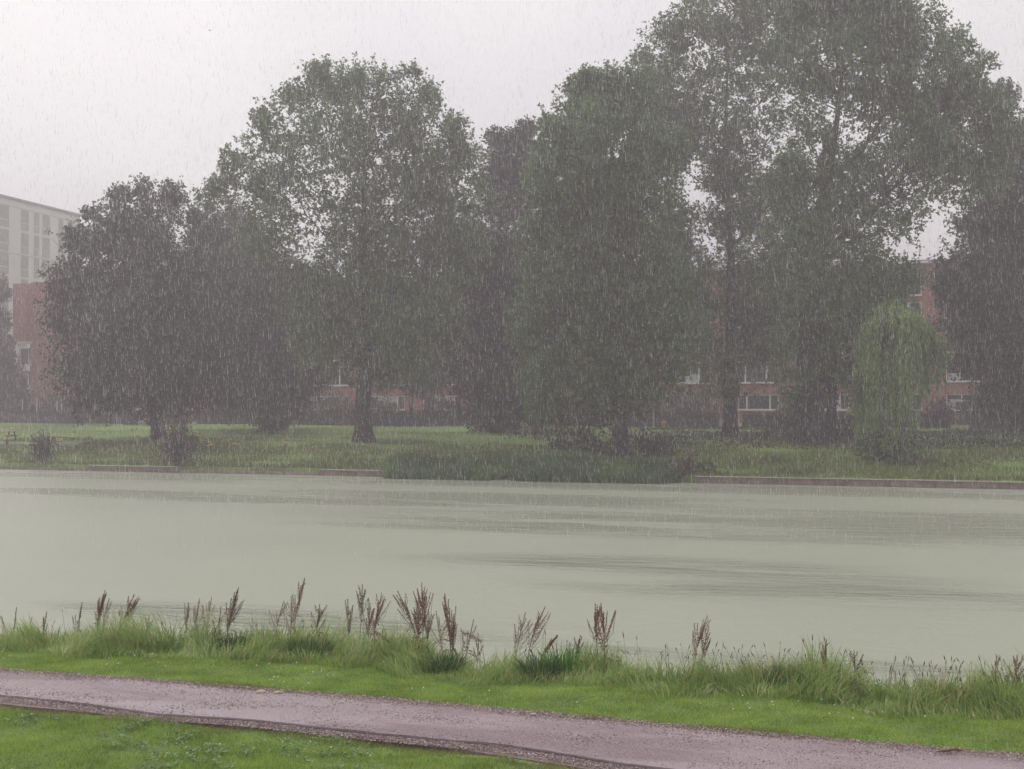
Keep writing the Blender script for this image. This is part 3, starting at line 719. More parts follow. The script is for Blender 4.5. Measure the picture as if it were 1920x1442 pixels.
b0 = on_far(915, 812); make_shrub('bramble_bush', 'dark bush hugging the left side of the upright dark tree base', 'bush', b0, 1.5, 2.3, M['leaf_dark'], n=180, leaf=.18)
b0 = on_far(965, 812); make_shrub('bramble_bush', 'dark bush hugging the right side of the upright dark tree base', 'bush', b0, 1.5, 1.8, M['leaf_dark'], n=160, leaf=.18)
b0 = on_far(512, 814); make_shrub('bramble_bush', 'dark bush around the short trunk left of the lit lawn', 'bush', b0, 1.5, 2.4, M['leaf_dark'], n=200, leaf=.18)
b0 = on_far(1480, 824); make_shrub('bramble_bush', 'dark brown thicket left of the huge tree base', 'bush', b0, 1.9, 1.4, M['leaf_twiggy'], n=160, leaf=.17)
b0 = on_far(1560, 826); make_shrub('bramble_bush', 'dark brown thicket right of the huge tree base', 'bush', b0, 1.8, 1.3, M['leaf_twiggy'], n=150, leaf=.17)

# clipped hedges along the gardens
HS = 121.0
def make_hedge(px0, px1, h, label, mat=None, s0=HS, w=.5):
    ta, tb_ = t_of(px1, s0), t_of(px0, s0); L = tb_ - ta; tm = (ta + tb_) / 2
    o = empty('hedge', P(s0, tm, far_z(s0, tm) - .02), ROT_T); tag(o, label, 'hedge', 'clipped garden hedges')
    n = int(L * h * 24)
    x = RNG.uniform(-L / 2, L / 2, n); face = RNG.uniform(0, 1, n)
    top = h * (1 + .05 * np.sin(x * 1.3))
    z = np.where(face < .3, top - RNG.uniform(0, .06, n), RNG.uniform(0, 1, n) * top)
    y = np.where(face < .3, RNG.uniform(-w, w, n), np.where(face < .8, -w + RNG.normal(0, .05, n), RNG.uniform(-w, w, n)))
    p = np.stack([x, y, z], 1)
    k = 7; C = (p[:, None] + RNG.normal(size=(n, k, 3)) * .08).reshape(-1, 3)
    v, q = leaf_quads(C, rnd_dir(len(C)), rnd_dir(len(C)) + np.array([0, -.4, .4]), .15, .095)
    np_mesh('foliage', v, q, mat or M['leaf_hedge'], o)
    cb_ = MB(); cb_.box((0, 0, h * .45), (L / 2 - .05, w * .75, h * .45)); cb_.build('woody_core', M['bark'], o)
    return o
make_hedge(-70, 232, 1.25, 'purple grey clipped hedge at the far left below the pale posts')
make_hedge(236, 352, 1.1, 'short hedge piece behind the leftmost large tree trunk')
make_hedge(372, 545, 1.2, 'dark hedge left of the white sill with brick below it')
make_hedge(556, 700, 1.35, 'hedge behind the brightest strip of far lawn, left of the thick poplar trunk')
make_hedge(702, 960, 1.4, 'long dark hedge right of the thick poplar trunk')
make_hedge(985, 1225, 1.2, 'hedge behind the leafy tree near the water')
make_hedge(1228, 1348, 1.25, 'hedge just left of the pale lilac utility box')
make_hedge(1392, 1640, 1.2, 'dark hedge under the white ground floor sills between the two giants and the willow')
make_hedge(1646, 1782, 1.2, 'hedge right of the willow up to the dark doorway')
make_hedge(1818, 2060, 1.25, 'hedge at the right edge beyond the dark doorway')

shr = [(100, 2.6, 3.0, 'leaf_dark', 'dark dense shrub behind the left hedge between the pale post pairs'), (20, 2.2, 2.4, 'leaf_twiggy', 'greyish shrub behind the left hedge at the left edge'), (175, 2.6, 3.2, 'leaf_dark', 'tall dark shrub behind the lone fifth pale post'), (455, 2.4, 2.8, 'leaf_dark', 'dark shrub behind the hedge left of the shrubby trunk'), (60, 1.9, 1.6, 'leaf_twiggy', 'brownish shrub behind the left hedge between the first pale posts'),
       (140, 2.4, 2.6, 'leaf_dark', 'dark rounded shrub behind the left hedge near the fifth pale post'),
       (215, 2.2, 2.4, 'leaf_dark', 'dark shrub left of the window with the white frame behind the leftmost tree'),
       (325, 1.6, 1.6, 'leaf_dark', 'low dark garden shrub right of the leftmost tree trunk'),
       (405, 2.0, 2.1, 'leaf_dark', 'garden shrub between two hidden windows behind the dark hedge'),
       (625, 2.9, 2.9, 'leaf_autumn', 'olive brown garden shrub just left of the thick poplar trunk'),
       (722, 1.6, 2.2, 'leaf_autumn', 'brown garden shrub below the patch of bare red brick'),
       (830, 2.6, 2.4, 'leaf_autumn', 'spreading olive shrub between the two white framed windows right of centre'),
       (1020, 2.4, 2.6, 'leaf_twiggy', 'brown shrub right of the white post in the gardens'),
       (1130, 2.4, 2.7, 'leaf_dark', 'dark shrub behind the leafy tree trunk'),
       (1210, 2.0, 2.8, 'leaf_dark', 'tall dark garden shrub right of the leafy tree trunk'),
       (1300, 2.9, 3.6, 'leaf_autumn', 'large olive brown shrub covering the wall left of the tall limb tree trunk'),
       (1487, 1.4, 2.7, 'leaf_autumn', 'tall brownish shrub right of the broad ground floor window'),
       (1625, 2.0, 1.9, 'leaf_willow', 'pale green garden shrub behind the left side of the willow'),
       (1762, 1.1, 2.2, 'leaf_twiggy', 'reddish shrub left of the dark doorway'),
       (1845, 1.7, 3.0, 'leaf_dark', 'tall dark shrub right of the dark doorway'),
       (1910, 1.9, 2.3, 'leaf_autumn', 'brown shrub behind the hedge at the right edge')]
for px, rx, rz, mt, lab in shr:
    s0 = 125 + random.uniform(-1, 2); t0 = t_of(px, s0)
    make_shrub('garden_shrub', lab, 'shrub', P(s0, t0, far_z(s0, t0)), rx, rz, M[mt], leaf=.19, group='garden shrubs behind the hedges')
b0 = P(127, t_of(1690, 127), far_z(127, 0)); make_shrub('conifer', 'slender dark shrub hidden behind the willow', 'shrub', b0, .9, 3.2, M['leaf_dark'], leaf=.16)

# ------------------------------------------------------------------ reeds and rough bank grass
ta, tb_ = t_of(1290, 79), t_of(722, 79)
n = 22000
t_ = RNG.uniform(ta, tb_, n); s_ = 80.3 - RNG.uniform(0, 1, n) ** 1.2 * 3.4
u_ = (t_ - ta) / (tb_ - ta)
endf = np.clip(np.minimum(u_ / .06, (1 - u_) / .04), .25, 1)
s_ = 80.3 - (80.3 - s_) * endf
keep = np.array([noise.noise(Vector((a * .5, b_ * .5, 0))) for a, b_ in zip(t_, s_)]) > -.42
t_, s_, u_, endf = t_[keep], s_[keep], u_[keep], endf[keep]; n = len(t_)
hh = 1.22 * (.85 + .55 * RNG.uniform(0, 1, n)) * (.75 + .35 * np.array([noise.noise(Vector((a * .35, 5, 0))) for a in t_])) * (.6 + .4 * endf) + .35 * np.clip((79.7 - s_) / -3 + .9, 0, 1)
base = np.stack([N[0] * s_ + U[0] * t_, N[1] * s_ + U[1] * t_, np.where(s_ > 78.9, .25, -.1)], 1)
v, f = blades(base, hh, RNG.uniform(0, 6.28, n), RNG.uniform(.1, .75, n), RNG.uniform(.03, .065, n), 3)
o = np_mesh('reeds', v, f, M['reed']); tag(o, 'lush green reed bed overhanging the far waterline', 'reeds', kind='stuff')
n = 62000
t_ = RNG.uniform(-12, 104, n); s_ = 79.4 + RNG.uniform(0, 1, n) ** 1.25 * 13.5
base = np.stack([N[0] * s_ + U[0] * t_, N[1] * s_ + U[1] * t_, far_z(s_, t_) - .03], 1)
nn = np.array([noise.noise(Vector((a * .22, b_ * .5, 2))) for a, b_ in zip(t_, s_)])
hh = np.clip(.24 + .5 * nn + .12 * (s_ < 88) - .03 * np.clip(s_ - 88, 0, 5), .06, .8) * RNG.uniform(.6, 1.2, n)
v, f = blades(base, hh, RNG.uniform(0, 6.28, n), RNG.uniform(.1, 1.1, n), RNG.uniform(.045, .10, n), 1)
o = np_mesh('rough_grass', v, f, M['rough_grass']); tag(o, 'rough olive grass and herbs covering the slope above the far waterline', 'grass', kind='stuff')
# lawn tufts behind
n = 40000
t_ = RNG.uniform(-12, 125, n); s_ = RNG.uniform(91, 120, n)
base = np.stack([N[0] * s_ + U[0] * t_, N[1] * s_ + U[1] * t_, far_z(s_, t_) - .02], 1)
v, f = blades(base, RNG.uniform(.06, .16, n), RNG.uniform(0, 6.28, n), RNG.uniform(.05, .6, n), RNG.uniform(.04, .08, n), 1)
M['mown'] = leaf_mat('mown_far_grass', (.10, .15, .028), (.165, .255, .045), (.23, .34, .065), .3, patch=.12)
o = np_mesh('mown_grass', v, f, M['mown']); tag(o, 'mown grass of the flat lawn under the far trees', 'grass', kind='stuff')

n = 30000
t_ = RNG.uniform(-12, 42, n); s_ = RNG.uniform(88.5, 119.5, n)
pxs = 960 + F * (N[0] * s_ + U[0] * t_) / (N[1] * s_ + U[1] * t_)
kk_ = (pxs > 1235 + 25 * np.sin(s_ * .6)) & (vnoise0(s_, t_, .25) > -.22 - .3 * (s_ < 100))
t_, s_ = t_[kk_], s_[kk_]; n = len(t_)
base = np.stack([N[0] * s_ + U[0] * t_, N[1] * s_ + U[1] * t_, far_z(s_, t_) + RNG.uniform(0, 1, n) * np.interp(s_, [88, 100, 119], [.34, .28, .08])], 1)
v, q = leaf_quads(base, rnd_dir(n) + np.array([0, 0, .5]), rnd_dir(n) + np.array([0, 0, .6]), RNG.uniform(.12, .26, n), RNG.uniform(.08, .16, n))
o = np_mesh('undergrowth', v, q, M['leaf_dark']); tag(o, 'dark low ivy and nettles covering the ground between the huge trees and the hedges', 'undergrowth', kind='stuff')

# ------------------------------------------------------------------ brick apartment building
m, nt, b = new_mat('red_brick')
tcn = nt.nodes.new('ShaderNodeTexCoord')
br = nt.nodes.new('ShaderNodeTexBrick'); br.inputs['Scale'].default_value = 1.0
br.inputs['Brick Width'].default_value = .22; br.inputs['Row Height'].default_value = .065; br.inputs['Mortar Size'].default_value = .008
br.inputs['Color1'].default_value = (.40, .105, .065, 1); br.inputs['Color2'].default_value = (.31, .085, .055, 1); br.inputs['Mortar'].default_value = (.24, .19, .17, 1)
mm_ = nt.nodes.new('ShaderNodeMapping'); mm_.inputs['Rotation'].default_value = (math.pi / 2, 0, 0)
nt.links.new(tcn.outputs['Object'], mm_.inputs['Vector']); nt.links.new(mm_.outputs['Vector'], br.inputs['Vector'])
c = mixc(nt, .5, br.outputs['Color'], ramp(nt, ntex(nt, .35, 5), [(.3, (.7, .66, .66)), (.7, (1, 1, 1))]), 'MULTIPLY')
nt.links.new(c, b.inputs['Base Color']); b.inputs['Roughness'].default_value = .8
M['brick'] = m
M['white'] = plain('white_paint', (.72, .70, .70), .5, .06, 2)
M['blind'] = plain('pale_blind', (.42, .44, .48), .8, .1, 2)
M['post'] = plain('pale_post_paint', (.50, .47, .47), .6, .1, 3)
M['door'] = plain('dark_door', (.030, .028, .034), .5, .2, 2)
M['roofing'] = plain('roof_felt', (.10, .09, .09), .8, .3, 1)
m, nt, b = new_mat('window_glass')
b.inputs['Base Color'].default_value = (.022, .025, .03, 1); b.inputs['Roughness'].default_value = .08; b.inputs['Specular IOR Level'].default_value = .4
bump(nt, b, ntex(nt, .8, 2), .04, .05)
M['glass'] = m

BS = 138.7; PER = 6.8
# local frame: +X = +t, +Y = -N?  (rotation ROT_T maps +X to U; local +Y then is U rotated 90 deg = -N, i.e. towards the viewer)
T0 = -16.0; T1 = 116.2
brick_b = empty('apartment_building', P(BS, 0, 2.7), ROT_T)
tag(brick_b, 'long five storey red brick apartment block with white window bands behind the trees', 'building')
FV = -1.0 if (math.cos(ROT_T + math.pi / 2) * N[0] + math.sin(ROT_T + math.pi / 2) * N[1]) > 0 else 1.0   # local y sign that faces the viewer
z0 = 2.7
# window rows: (z bottom, z top), relative to z0
rows = [(1.42, 2.92)] + [(4.1 + 2.75 * i, 4.1 + 2.1 + 2.75 * i) for i in range(4)]
top_z = 18.2 - z0
W_W = 4.6
bays = [5.4 + PER * k for k in range(-3, 17)]        # right end (small t) of each window
# wall built as strips round the openings: continuous bands between rows, piers between windows
wb_ = MB()
def wall_box(t0, t1, za, zb, y0=0, thick=.35):
    wb_.box(((t0 + t1) / 2, -FV * thick / 2 + FV * y0, (za + zb) / 2), ((t1 - t0) / 2, thick / 2, (zb - za) / 2))
zs = [-0.6]
for a, b_ in rows:
    wall_box(T0, T1, zs[-1], a); zs.append(b_)
wall_box(T0, T1, zs[-1], top_z)
for (a, b_) in rows:
    edges = [T0]
    for tr in bays: edges += [tr, tr + W_W]
    edges.append(T1)
    for i in range(0, len(edges) - 1, 2):
        if edges[i + 1] - edges[i] > .05: wall_box(edges[i], edges[i + 1], a, b_)
wb_.build('wall', M['brick'], brick_b)
bk = MB(); bk.box(((T0 + T1) / 2, -FV * 6, (top_z - .6) / 2 - .3), ((T1 - T0) / 2 - .01, 5.6, (top_z - .7) / 2)); bk.build('rear_volume', M['brick'], brick_b)
rf = MB(); rf.box(((T0 + T1) / 2, -FV * 5.8, top_z + .09), ((T1 - T0) / 2 + .15, 6.05, .09)); rf.build('roof', M['roofing'], brick_b)
cp_ = MB(); cp_.box(((T0 + T1) / 2, FV * .27, top_z - .02), ((T1 - T0) / 2 + .15, .03, .12)); cp_.build('parapet_trim', M['white'], brick_b)

def window_meshes(w, h, mull, key):
    fr = MB(); t = .09
    fr.box((w / 2, 0, t / 2), (w / 2, .06, t / 2)); fr.box((w / 2, 0, h - t / 2), (w / 2, .06, t / 2))
    xs = [t / 2, w - t / 2]
    for x in xs: fr.box((x, 0, h / 2), (t / 2, .06, h / 2 - t))
    for x in mull: fr.box((x, 0, h / 2), (.065, .055, h / 2 - t))
    return fr
for ri, (a, b_) in enumerate(rows):
    h = b_ - a
    mulls = (1.25, 3.35) if ri else (.9, 3.2)
    fm = window_meshes(W_W, h, mulls, ri)
    f0 = None
    sx = [.09] + [x for x in mulls] + [W_W - .09]
    for bi, tr in enumerate(bays):
        px_here = 1.0
        if f0 is None: fo = fm.build('window', M['white'], brick_b); f0 = fo
        else: fo = link(bpy.data.objects.new('window', f0.data), brick_b)
        fo.location = (tr, -FV * .16, a)
        if bi == 0 and ri == 0: pane_me = {}
        for j in range(3):
            x0, x1 = sx[j] + (.065 if j else 0), sx[j + 1] - (.065 if j < 2 else 0)
            key = (ri > 0, j)
            if key not in pane_me:
                pm_ = MB(); pm_.box(((x0 + x1) / 2, -FV * .02, h / 2), ((x1 - x0) / 2, .012, h / 2 - .09)); po = pm_.build('pane', M['glass'], fo); pane_me[key] = po.data
            else: po = link(bpy.data.objects.new('pane', pane_me[key]), fo)
        rr_ = random.random()
        if rr_ < .45:       # a blind or net curtain inside some panes
            bl = MB(); j = random.choice((0, 1, 2)); x0, x1 = sx[j] + .08, sx[j + 1] - .08
            up_ = random.random() < .45; hb_ = h * random.uniform(.3, .75)
            bl.box(((x0 + x1) / 2, FV * .004, (h - .1 - hb_ / 2) if up_ else .1 + hb_ / 2), ((x1 - x0) / 2, .004, hb_ / 2)); bl.build('blind', M['blind'], fo)
        if bi == 0:
            sl = MB(); sl.box((W_W / 2, FV * .22, -.045), (W_W / 2 + .05, .13, .04)); so_ = sl.build('sill', M['white'], fo); sill_me = so_.data
        else: so_ = link(bpy.data.objects.new('sill', sill_me), fo)
# doors (between some bays)
dm = MB(); dm.box((0, 0, 1.15), (.72, .05, 1.15)); d0 = None
for tr in (5.4 + W_W + 7 - 2.25 - 7 + .1, ):
    pass
td = t_of(1803, BS) - .2
for k, tdd in enumerate((td, td + 13.6, td + 27.2, td + 40.8)):
    if d0 is None: do = dm.build('door', M['door'], brick_b); d0 = do
    else: do = link(bpy.data.objects.new('door', d0.data), brick_b)
    do.location = (tdd, FV * .06, -.3 + .15)
    fr = MB(); fr.box((-.76, 0, 1.2), (.035, .06, 1.2)); fr.box((.76, 0, 1.2), (.035, .06, 1.2)); fr.box((0, 0, 2.44), (.795, .06, .035)); fr.build('door_frame', M['post'], do)
# taller stair block at the left end with its projecting upper part
sb_ = MB(); sb_.box((T1 - 2.2 + .3, -FV * 2, 8.0), (2.6, 2.35, 8.9)); sb_.build('stair_tower', M['brick'], brick_b)
sb_ = MB(); sb_.box((T1 + 1.55, FV * .1, 13.2), (1.0, 1.2, 3.55)); sb_.build('projecting_bay', M['brick'], brick_b)
sb_ = MB(); sb_.box((T1 + 1.5, FV * .15, 9.58), (1.05, 1.25, .07)); sb_.build('bay_trim', M['white'], brick_b)

# ------------------------------------------------------------------ pale apartment block far left
M['pale_wall'] = plain('pale_render', (.66, .66, .65), .8, .06, .4)
M['pale_trim'] = plain('grey_roof_edge', (.36, .35, .355), .7, .1, 1)
A0 = at_Y(150, 402, 198.5); A0[2] = 2.8
fd = math.atan((1600 - 960) / F)       # direction in which the facade recedes
dirv = np.array([math.sin(fd), math.cos(fd)])
rzA = math.atan2(-dirv[1], -dirv[0])     # local +X runs from the far corner towards the viewer
pale = empty('apartment_tower', A0, rzA); tag(pale, 'pale grey ten storey apartment block fading in the haze at the far left', 'building')
HP = at_Y(150, 405, 198.5)[2] - 2.8
LP = 40.0
wm = MB()
# facade side facing the viewer: local y sign
ly = np.array([-math.sin(rzA), math.cos(rzA)]); FP = 1.0 if np.dot(ly, -A0[:2]) > 0 else -1.0
wm.box((LP / 2, -FP * 6, HP / 2), (LP / 2, 6, HP / 2)); wm.build('wall', M['pale_wall'], pale)
rm = MB(); rm.box((LP / 2, -FP * 5.9, HP + .12), (LP / 2 + .1, 6.15, .12)); rm.build('roof', M['pale_trim'], pale)
rm = MB(); rm.box((19.0, -FP * 3, HP + .8), (1.3, 1.0, .6)); rm.build('roof_box', M['pale_trim'], pale)
def x_on(px):            # local x where a pixel column meets the facade
    r = (px - 960) / F
    # (A0 - dirv*x): X/Y = r
    return (A0[0] - r * A0[1]) / (dirv[0] - r * dirv[1])
cols = [(126.5, 134, 0), (108, 116, 0), (78, 91, 0), (62, 71, 0), (38, 51, 0), (-8, 14, 1)]
floor_h = 3.05
gm = None
M['grey_pane'] = plain('curtained_grey_pane', (.33, .33, .325), .45, .03, .6)
M['grey_panel'] = plain('grey_green_window_panel', (.37, .375, .365), .5, .03, .5)
for (pa, pb_, wide) in cols:
    xa, xb = sorted((x_on(pa), x_on(pb_)))
    w = xb - xa; me_w = None
    for fl in range(9):
        zc = HP - 2.4 - fl * floor_h
        x_shift = 0.0
        if fl >= 4 and not wide and pa == 38: x_shift = .25
        if me_w is None:
            mb = MB(); hz = floor_h / 2 - .18
            mb.box((0, 0, hz - .05), (w / 2, .03, .05)); mb.box((0, 0, -hz + .05), (w / 2, .03, .05)); mb.box((-w / 2 + .05, 0, 0), (.05, .03, hz - .1)); mb.box((w / 2 - .05, 0, 0), (.05, .03, hz - .1))
            wo = mb.build('window', M['pale_trim'], pale); me_w = wo.data
            mb = MB(); mb.box((0, -FP * .004, hz * .32), (w / 2 - .1, .016, hz * .62 - .05)); pn = mb.build('pane', M['grey_pane'], wo); me_p = pn.data
            mb = MB(); mb.box((0, -FP * .004, -hz * .66), (w / 2 - .1, .014, hz * .30)); sp2 = mb.build('spandrel_panel', M['grey_panel'], wo); me_s = sp2.data
        else:
            wo = link(bpy.data.objects.new('window', me_w), pale); link(bpy.data.objects.new('pane', me_p), wo); link(bpy.data.objects.new('spandrel_panel', me_s), wo)
        wo.location = ((xa + xb) / 2 + x_shift, FP * .035, zc)
for fl in range(5):
    mb = MB(); mb.box((LP / 2, FP * .012, HP - 1.0 - fl * floor_h * 2 + 0.05), (LP / 2, .02, .03)); mb.build('floor_joint', M['pale_trim'], pale)

# ------------------------------------------------------------------ small things on the far bank
M['orange_wood'] = plain('orange_stained_wood', (.55, .23, .15), .6, .25, 4, bmp=.2)
M['dark_wood'] = plain('dark_table_leg', (.06, .05, .05), .8, .3, 4)
pt = on_far(5, 826)
tbl = empty('picnic_table', pt, ROT_T + .05); tag(tbl, 'orange stained picnic table on the far lawn at the left edge', 'picnic table')
mb0 = MB(); mb0.box((0, 0, 0), (1.25, .07, .022)); pl0 = mb0.build('tabletop_plank', M['orange_wood'], tbl)
for i in range(5):
    ob = pl0 if i == 0 else link(bpy.data.objects.new('tabletop_plank', pl0.data), tbl)
    ob.location = (0, -.3 + .15 * i, .76)
sm = MB(); sm.box((0, 0, 0), (1.25, .12, .022)); s0_ = sm.build('seat', M['orange_wood'], tbl); s0_.location = (0, -.72, .45)
s1_ = link(bpy.data.objects.new('seat', s0_.data), tbl); s1_.location = (0, .72, .45)
lm = MB()
lm.box((0, -.42, .36), (.045, .035, .40), R=np.array([[1, 0, 0], [0, .94, .34], [0, -.34, .94]])); l0 = lm.build('leg', M['dark_wood'], tbl)
lm2 = MB(); lm2.box((0, .42, .36), (.045, .035, .40), R=np.array([[1, 0, 0], [0, .94, -.34], [0, .34, .94]])); l1 = lm2.build('leg', M['dark_wood'], tbl)
l0.location = l1.location = (-.85, 0, 0)
for src in (l0, l1): o2 = link(bpy.data.objects.new('leg', src.data), tbl); o2.location = (.85, 0, 0)
for x in (-.85, .85):
    mbx = MB(); mbx.box((x, 0, .40), (.035, .8, .04)); mbx.build('cross_beam', M['dark_wood'], tbl)

# low pale kerb in the grass
M['concrete'] = plain('pale_concrete', (.42, .40, .36), .8, .15, 3)
ka, kb = on_far(-30, 832), on_far(148, 836)
kl = np.linalg.norm((ka - kb)[:2]); kz = math.atan2(ka[1] - kb[1], ka[0] - kb[0])
ke = empty('low_kerb', kb, kz); tag(ke, 'low pale concrete edging in the grass in front of the picnic table', 'edging')
kn = 12; mb = MB(); mb.box((0, 0, 0), (kl / kn / 2 - .01, .08, .16)); k0 = mb.build('kerb_stone', M['concrete'], ke)
for i in range(kn):
    ob = k0 if i == 0 else link(bpy.data.objects.new('kerb_stone', k0.data), ke)
    px = kl / kn * (i + .5); w_ = kb + (ka - kb) * px / kl
    s1, t1 = ST(w_[0], w_[1]); ob.location = (px, 0, far_z(s1, t1) - kb[2] + .07)

M['post'] = plain('pale_post_paint', (.50, .47, .47), .6, .1, 3)
M['green_post'] = plain('greenish_post', (.33, .38, .25), .6, .1, 3)
def post(px, ytop, ybot, s0, r, label, mat='post', group=None, cap=True):
    top = at_s(px, ytop, s0); bot = at_s(px, ybot, s0); s1, t1 = ST(bot[0], bot[1])
    zb = min(bot[2], far_z(s0, t1)) - .1 if s0 > 110 else far_z(s0, t1) - .1
    o = empty('garden_post', (top[0], top[1], zb), ROT_T); tag(o, label, 'post', group)
    mb = MB(); H = top[2] - zb; mb.box((0, 0, H / 2), (r, r, H / 2), taper=.94); mb.build('shaft', M[mat], o)
    if cap: mb = MB(); mb.box((0, 0, H + .025), (r * 1.3, r * 1.3, .025), taper=.5); mb.build('cap', M[mat], o)
PG = 'thin pale posts behind the hedges'
post(42, 749, 772, 123, .045, 'first thin pale post from the left behind the left hedge', group=PG)
post(69, 747, 772, 123, .045, 'second thin pale post from the left behind the left hedge', group=PG)
post(107, 753, 773, 123, .05, 'third and thickest of the pale posts behind the left hedge', group=PG)
post(115.5, 757, 773, 123, .04, 'short pale post right beside the thickest post behind the left hedge', group=PG)
post(177, 750, 773, 123, .04, 'pale post standing alone right of the other posts behind the left hedge', group=PG)
post(1226, 760, 797, 119, .035, 'thin grey pole before the hedge left of the tall limb tree', group=PG)
post(1385, 742, 797, 119, .035, 'tall thin pale pole just right of the tall limb tree trunk', group=PG)
post(984, 758, 789, 117, .13, 'stout white gatepost right of the upright dark tree', group=None)
p_ = on_far(258, 837); post(258, 816, 837, ST(p_[0], p_[1])[0], .07, 'short pale green marker post in the grass below the leftmost large tree', 'green_post', cap=False)
M['lilac'] = plain('lilac_grey_steel', (.36, .32, .38), .5, .08, 3)
p_ = P(119.5, t_of(1356, 119.5), far_z(119.5, 0))
ub = empty('utility_box', p_, ROT_T); tag(ub, 'pale lilac utility box at the foot of the tall limb tree', 'utility box')
mb = MB(); mb.box((0, 0, .38), (.30, .18, .38)); mb.build('cabinet', M['lilac'], ub)
mb = MB(); mb.box((0, 0, .785), (.33, .21, .025)); mb.build('lid', M['lilac'], ub)
mb = MB(); mb.box((0, FV * .187, .38), (.26, .006, .32)); mb.build('door', M['lilac'], ub)
# pale garden chair leaning by the hedge
p_ = P(119.3, t_of(266, 119.3), far_z(119.3, 60))
gc = empty('garden_chair', p_, ROT_T + .2); tag(gc, 'pale grey low garden chair tipped back before the hedge near the leftmost trunk', 'chair')
R_ = lambda a: np.array([[math.cos(a), 0, math.sin(a)], [0, 1, 0], [-math.sin(a), 0, math.cos(a)]])
mb = MB(); mb.box((.05, 0, .40), (.36, .25, .045), R=R_(.25)); mb.build('seat', M['post'], gc)
mb = MB(); mb.box((-.33, 0, .66), (.05, .25, .26), R=R_(-.5)); mb.build('backrest', M['post'], gc)
for x, y in ((.30, .2), (.30, -.2), (-.22, .2), (-.22, -.2)):
    mb = MB(); mb.box((x, y, .17), (.03, .03, .19)); mb.build('leg', M['post'], gc)
M['orange'] = plain('orange_plastic', (.45, .17, .10), .5, .1, 3)
p_ = P(119.5, t_of(1244, 119.5), far_z(119.5, 0))
fp = empty('plant_pot', p_); tag(fp, 'small orange plant pot before the hedge right of the leafy tree', 'plant pot')
mb = MB(); mb.tube([(0, 0, 0), (0, 0, .45), (0, 0, .46), (0, 0, .52)], [.17, .25, .29, .29], 12); mb.build('pot', M['orange'], fp)
v, q = leaf_quads(RNG.normal(size=(60, 3)) * .13 + np.array([0, 0, .7]), rnd_dir(60), rnd_dir(60), .16, .09); np_mesh('foliage', v, q, M['leaf_autumn'], fp)

# ragwort in flower on the bank
M['yellow'] = plain('yellow_petal', (.62, .42, .045), .6, .2, 8)
M['stem_green'] = plain('herb_stem', (.10, .13, .05), .7, .2, 8)
rg = [(12, 838, .55, 'at the left edge below the picnic table'), (97, 836, .6, 'just right of the small dark shrub'), (108, 838, .45, 'close beside the one right of the small dark shrub'),
      (166, 836, .7, 'standing alone between the small dark shrub and the green marker post'), (368, 838, .8, 'tallest one right of the twiggy shrub'), (384, 848, .65, 'broad clump nearest the twiggy shrub on its right'),
      (396, 850, .5, 'low between two broader clumps right of the twiggy shrub'), (424, 844, .6, 'broad clump farther right of the twiggy shrub'), (440, 846, .45, 'small one right of the broad clump'), (533, 850, .7, 'alone on the open slope below the short shrubby trunk')]
for px, py, h, where in rg:
    p_ = on_far(px, py); h *= 1.25
    o = empty('ragwort_plant', p_); tag(o, 'yellow flowering ragwort ' + where, 'plant', 'ragwort plants on the far slope')
    mb = MB(); fl_ = MB(); ends = []
    for k in range(9):
        a = random.uniform(0, 6.28); r = random.uniform(.05, .38); e = np.array([math.cos(a) * r, math.sin(a) * r, h * random.uniform(.8, 1.08)])
        mb.tube([(0, 0, 0), e * np.array([.3, .3, .6]), e], [.012, .01, .008], 4)
        for j in range(3):
            c = e + np.array([random.uniform(-.08, .08), random.uniform(-.08, .08), random.uniform(-.03, .04)])
            rr_ = random.uniform(.035, .055); fl_.tube([c - np.array([0, 0, rr_ * .4]), c, c + np.array([0, 0, rr_ * .4])], [rr_ * .6, rr_, rr_ * .5], 6)
    mb.build('stem', M['stem_green'], o); fl_.build('flower_head', M['yellow'], o)['kind'] = 'stuff'
    v, q = leaf_quads(np.stack([RNG.normal(0, .13, 50), RNG.normal(0, .13, 50), RNG.uniform(.05, h * .8, 50)], 1), rnd_dir(50), rnd_dir(50), .16, .06); np_mesh('leaves', v, q, M['rough_grass'], o)
# pale seed heads scattered in the rough slope
n = 420; px_ = np.concatenate([RNG.uniform(150, 320, 150), RNG.uniform(340, 760, 170), RNG.uniform(0, 1900, 100)])
C = []
for x in px_:
    p_ = on_far(x, RNG.uniform(834, 868)); C.append(p_ + np.array([0, 0, RNG.uniform(.4, .8)]))
C = np.array(C); v, q = leaf_quads(np.repeat(C, 3, 0) + RNG.normal(size=(len(C) * 3, 3)) * .02, rnd_dir(len(C) * 3), rnd_dir(len(C) * 3), .10, .07)
M['seed'] = plain('pale_seed_head', (.40, .33, .24), .8, .3, 8)
o = np_mesh('seed_heads', v, q, M['seed']); tag(o, 'pale dried seed heads dotted over the far slope', 'seed heads', kind='stuff')

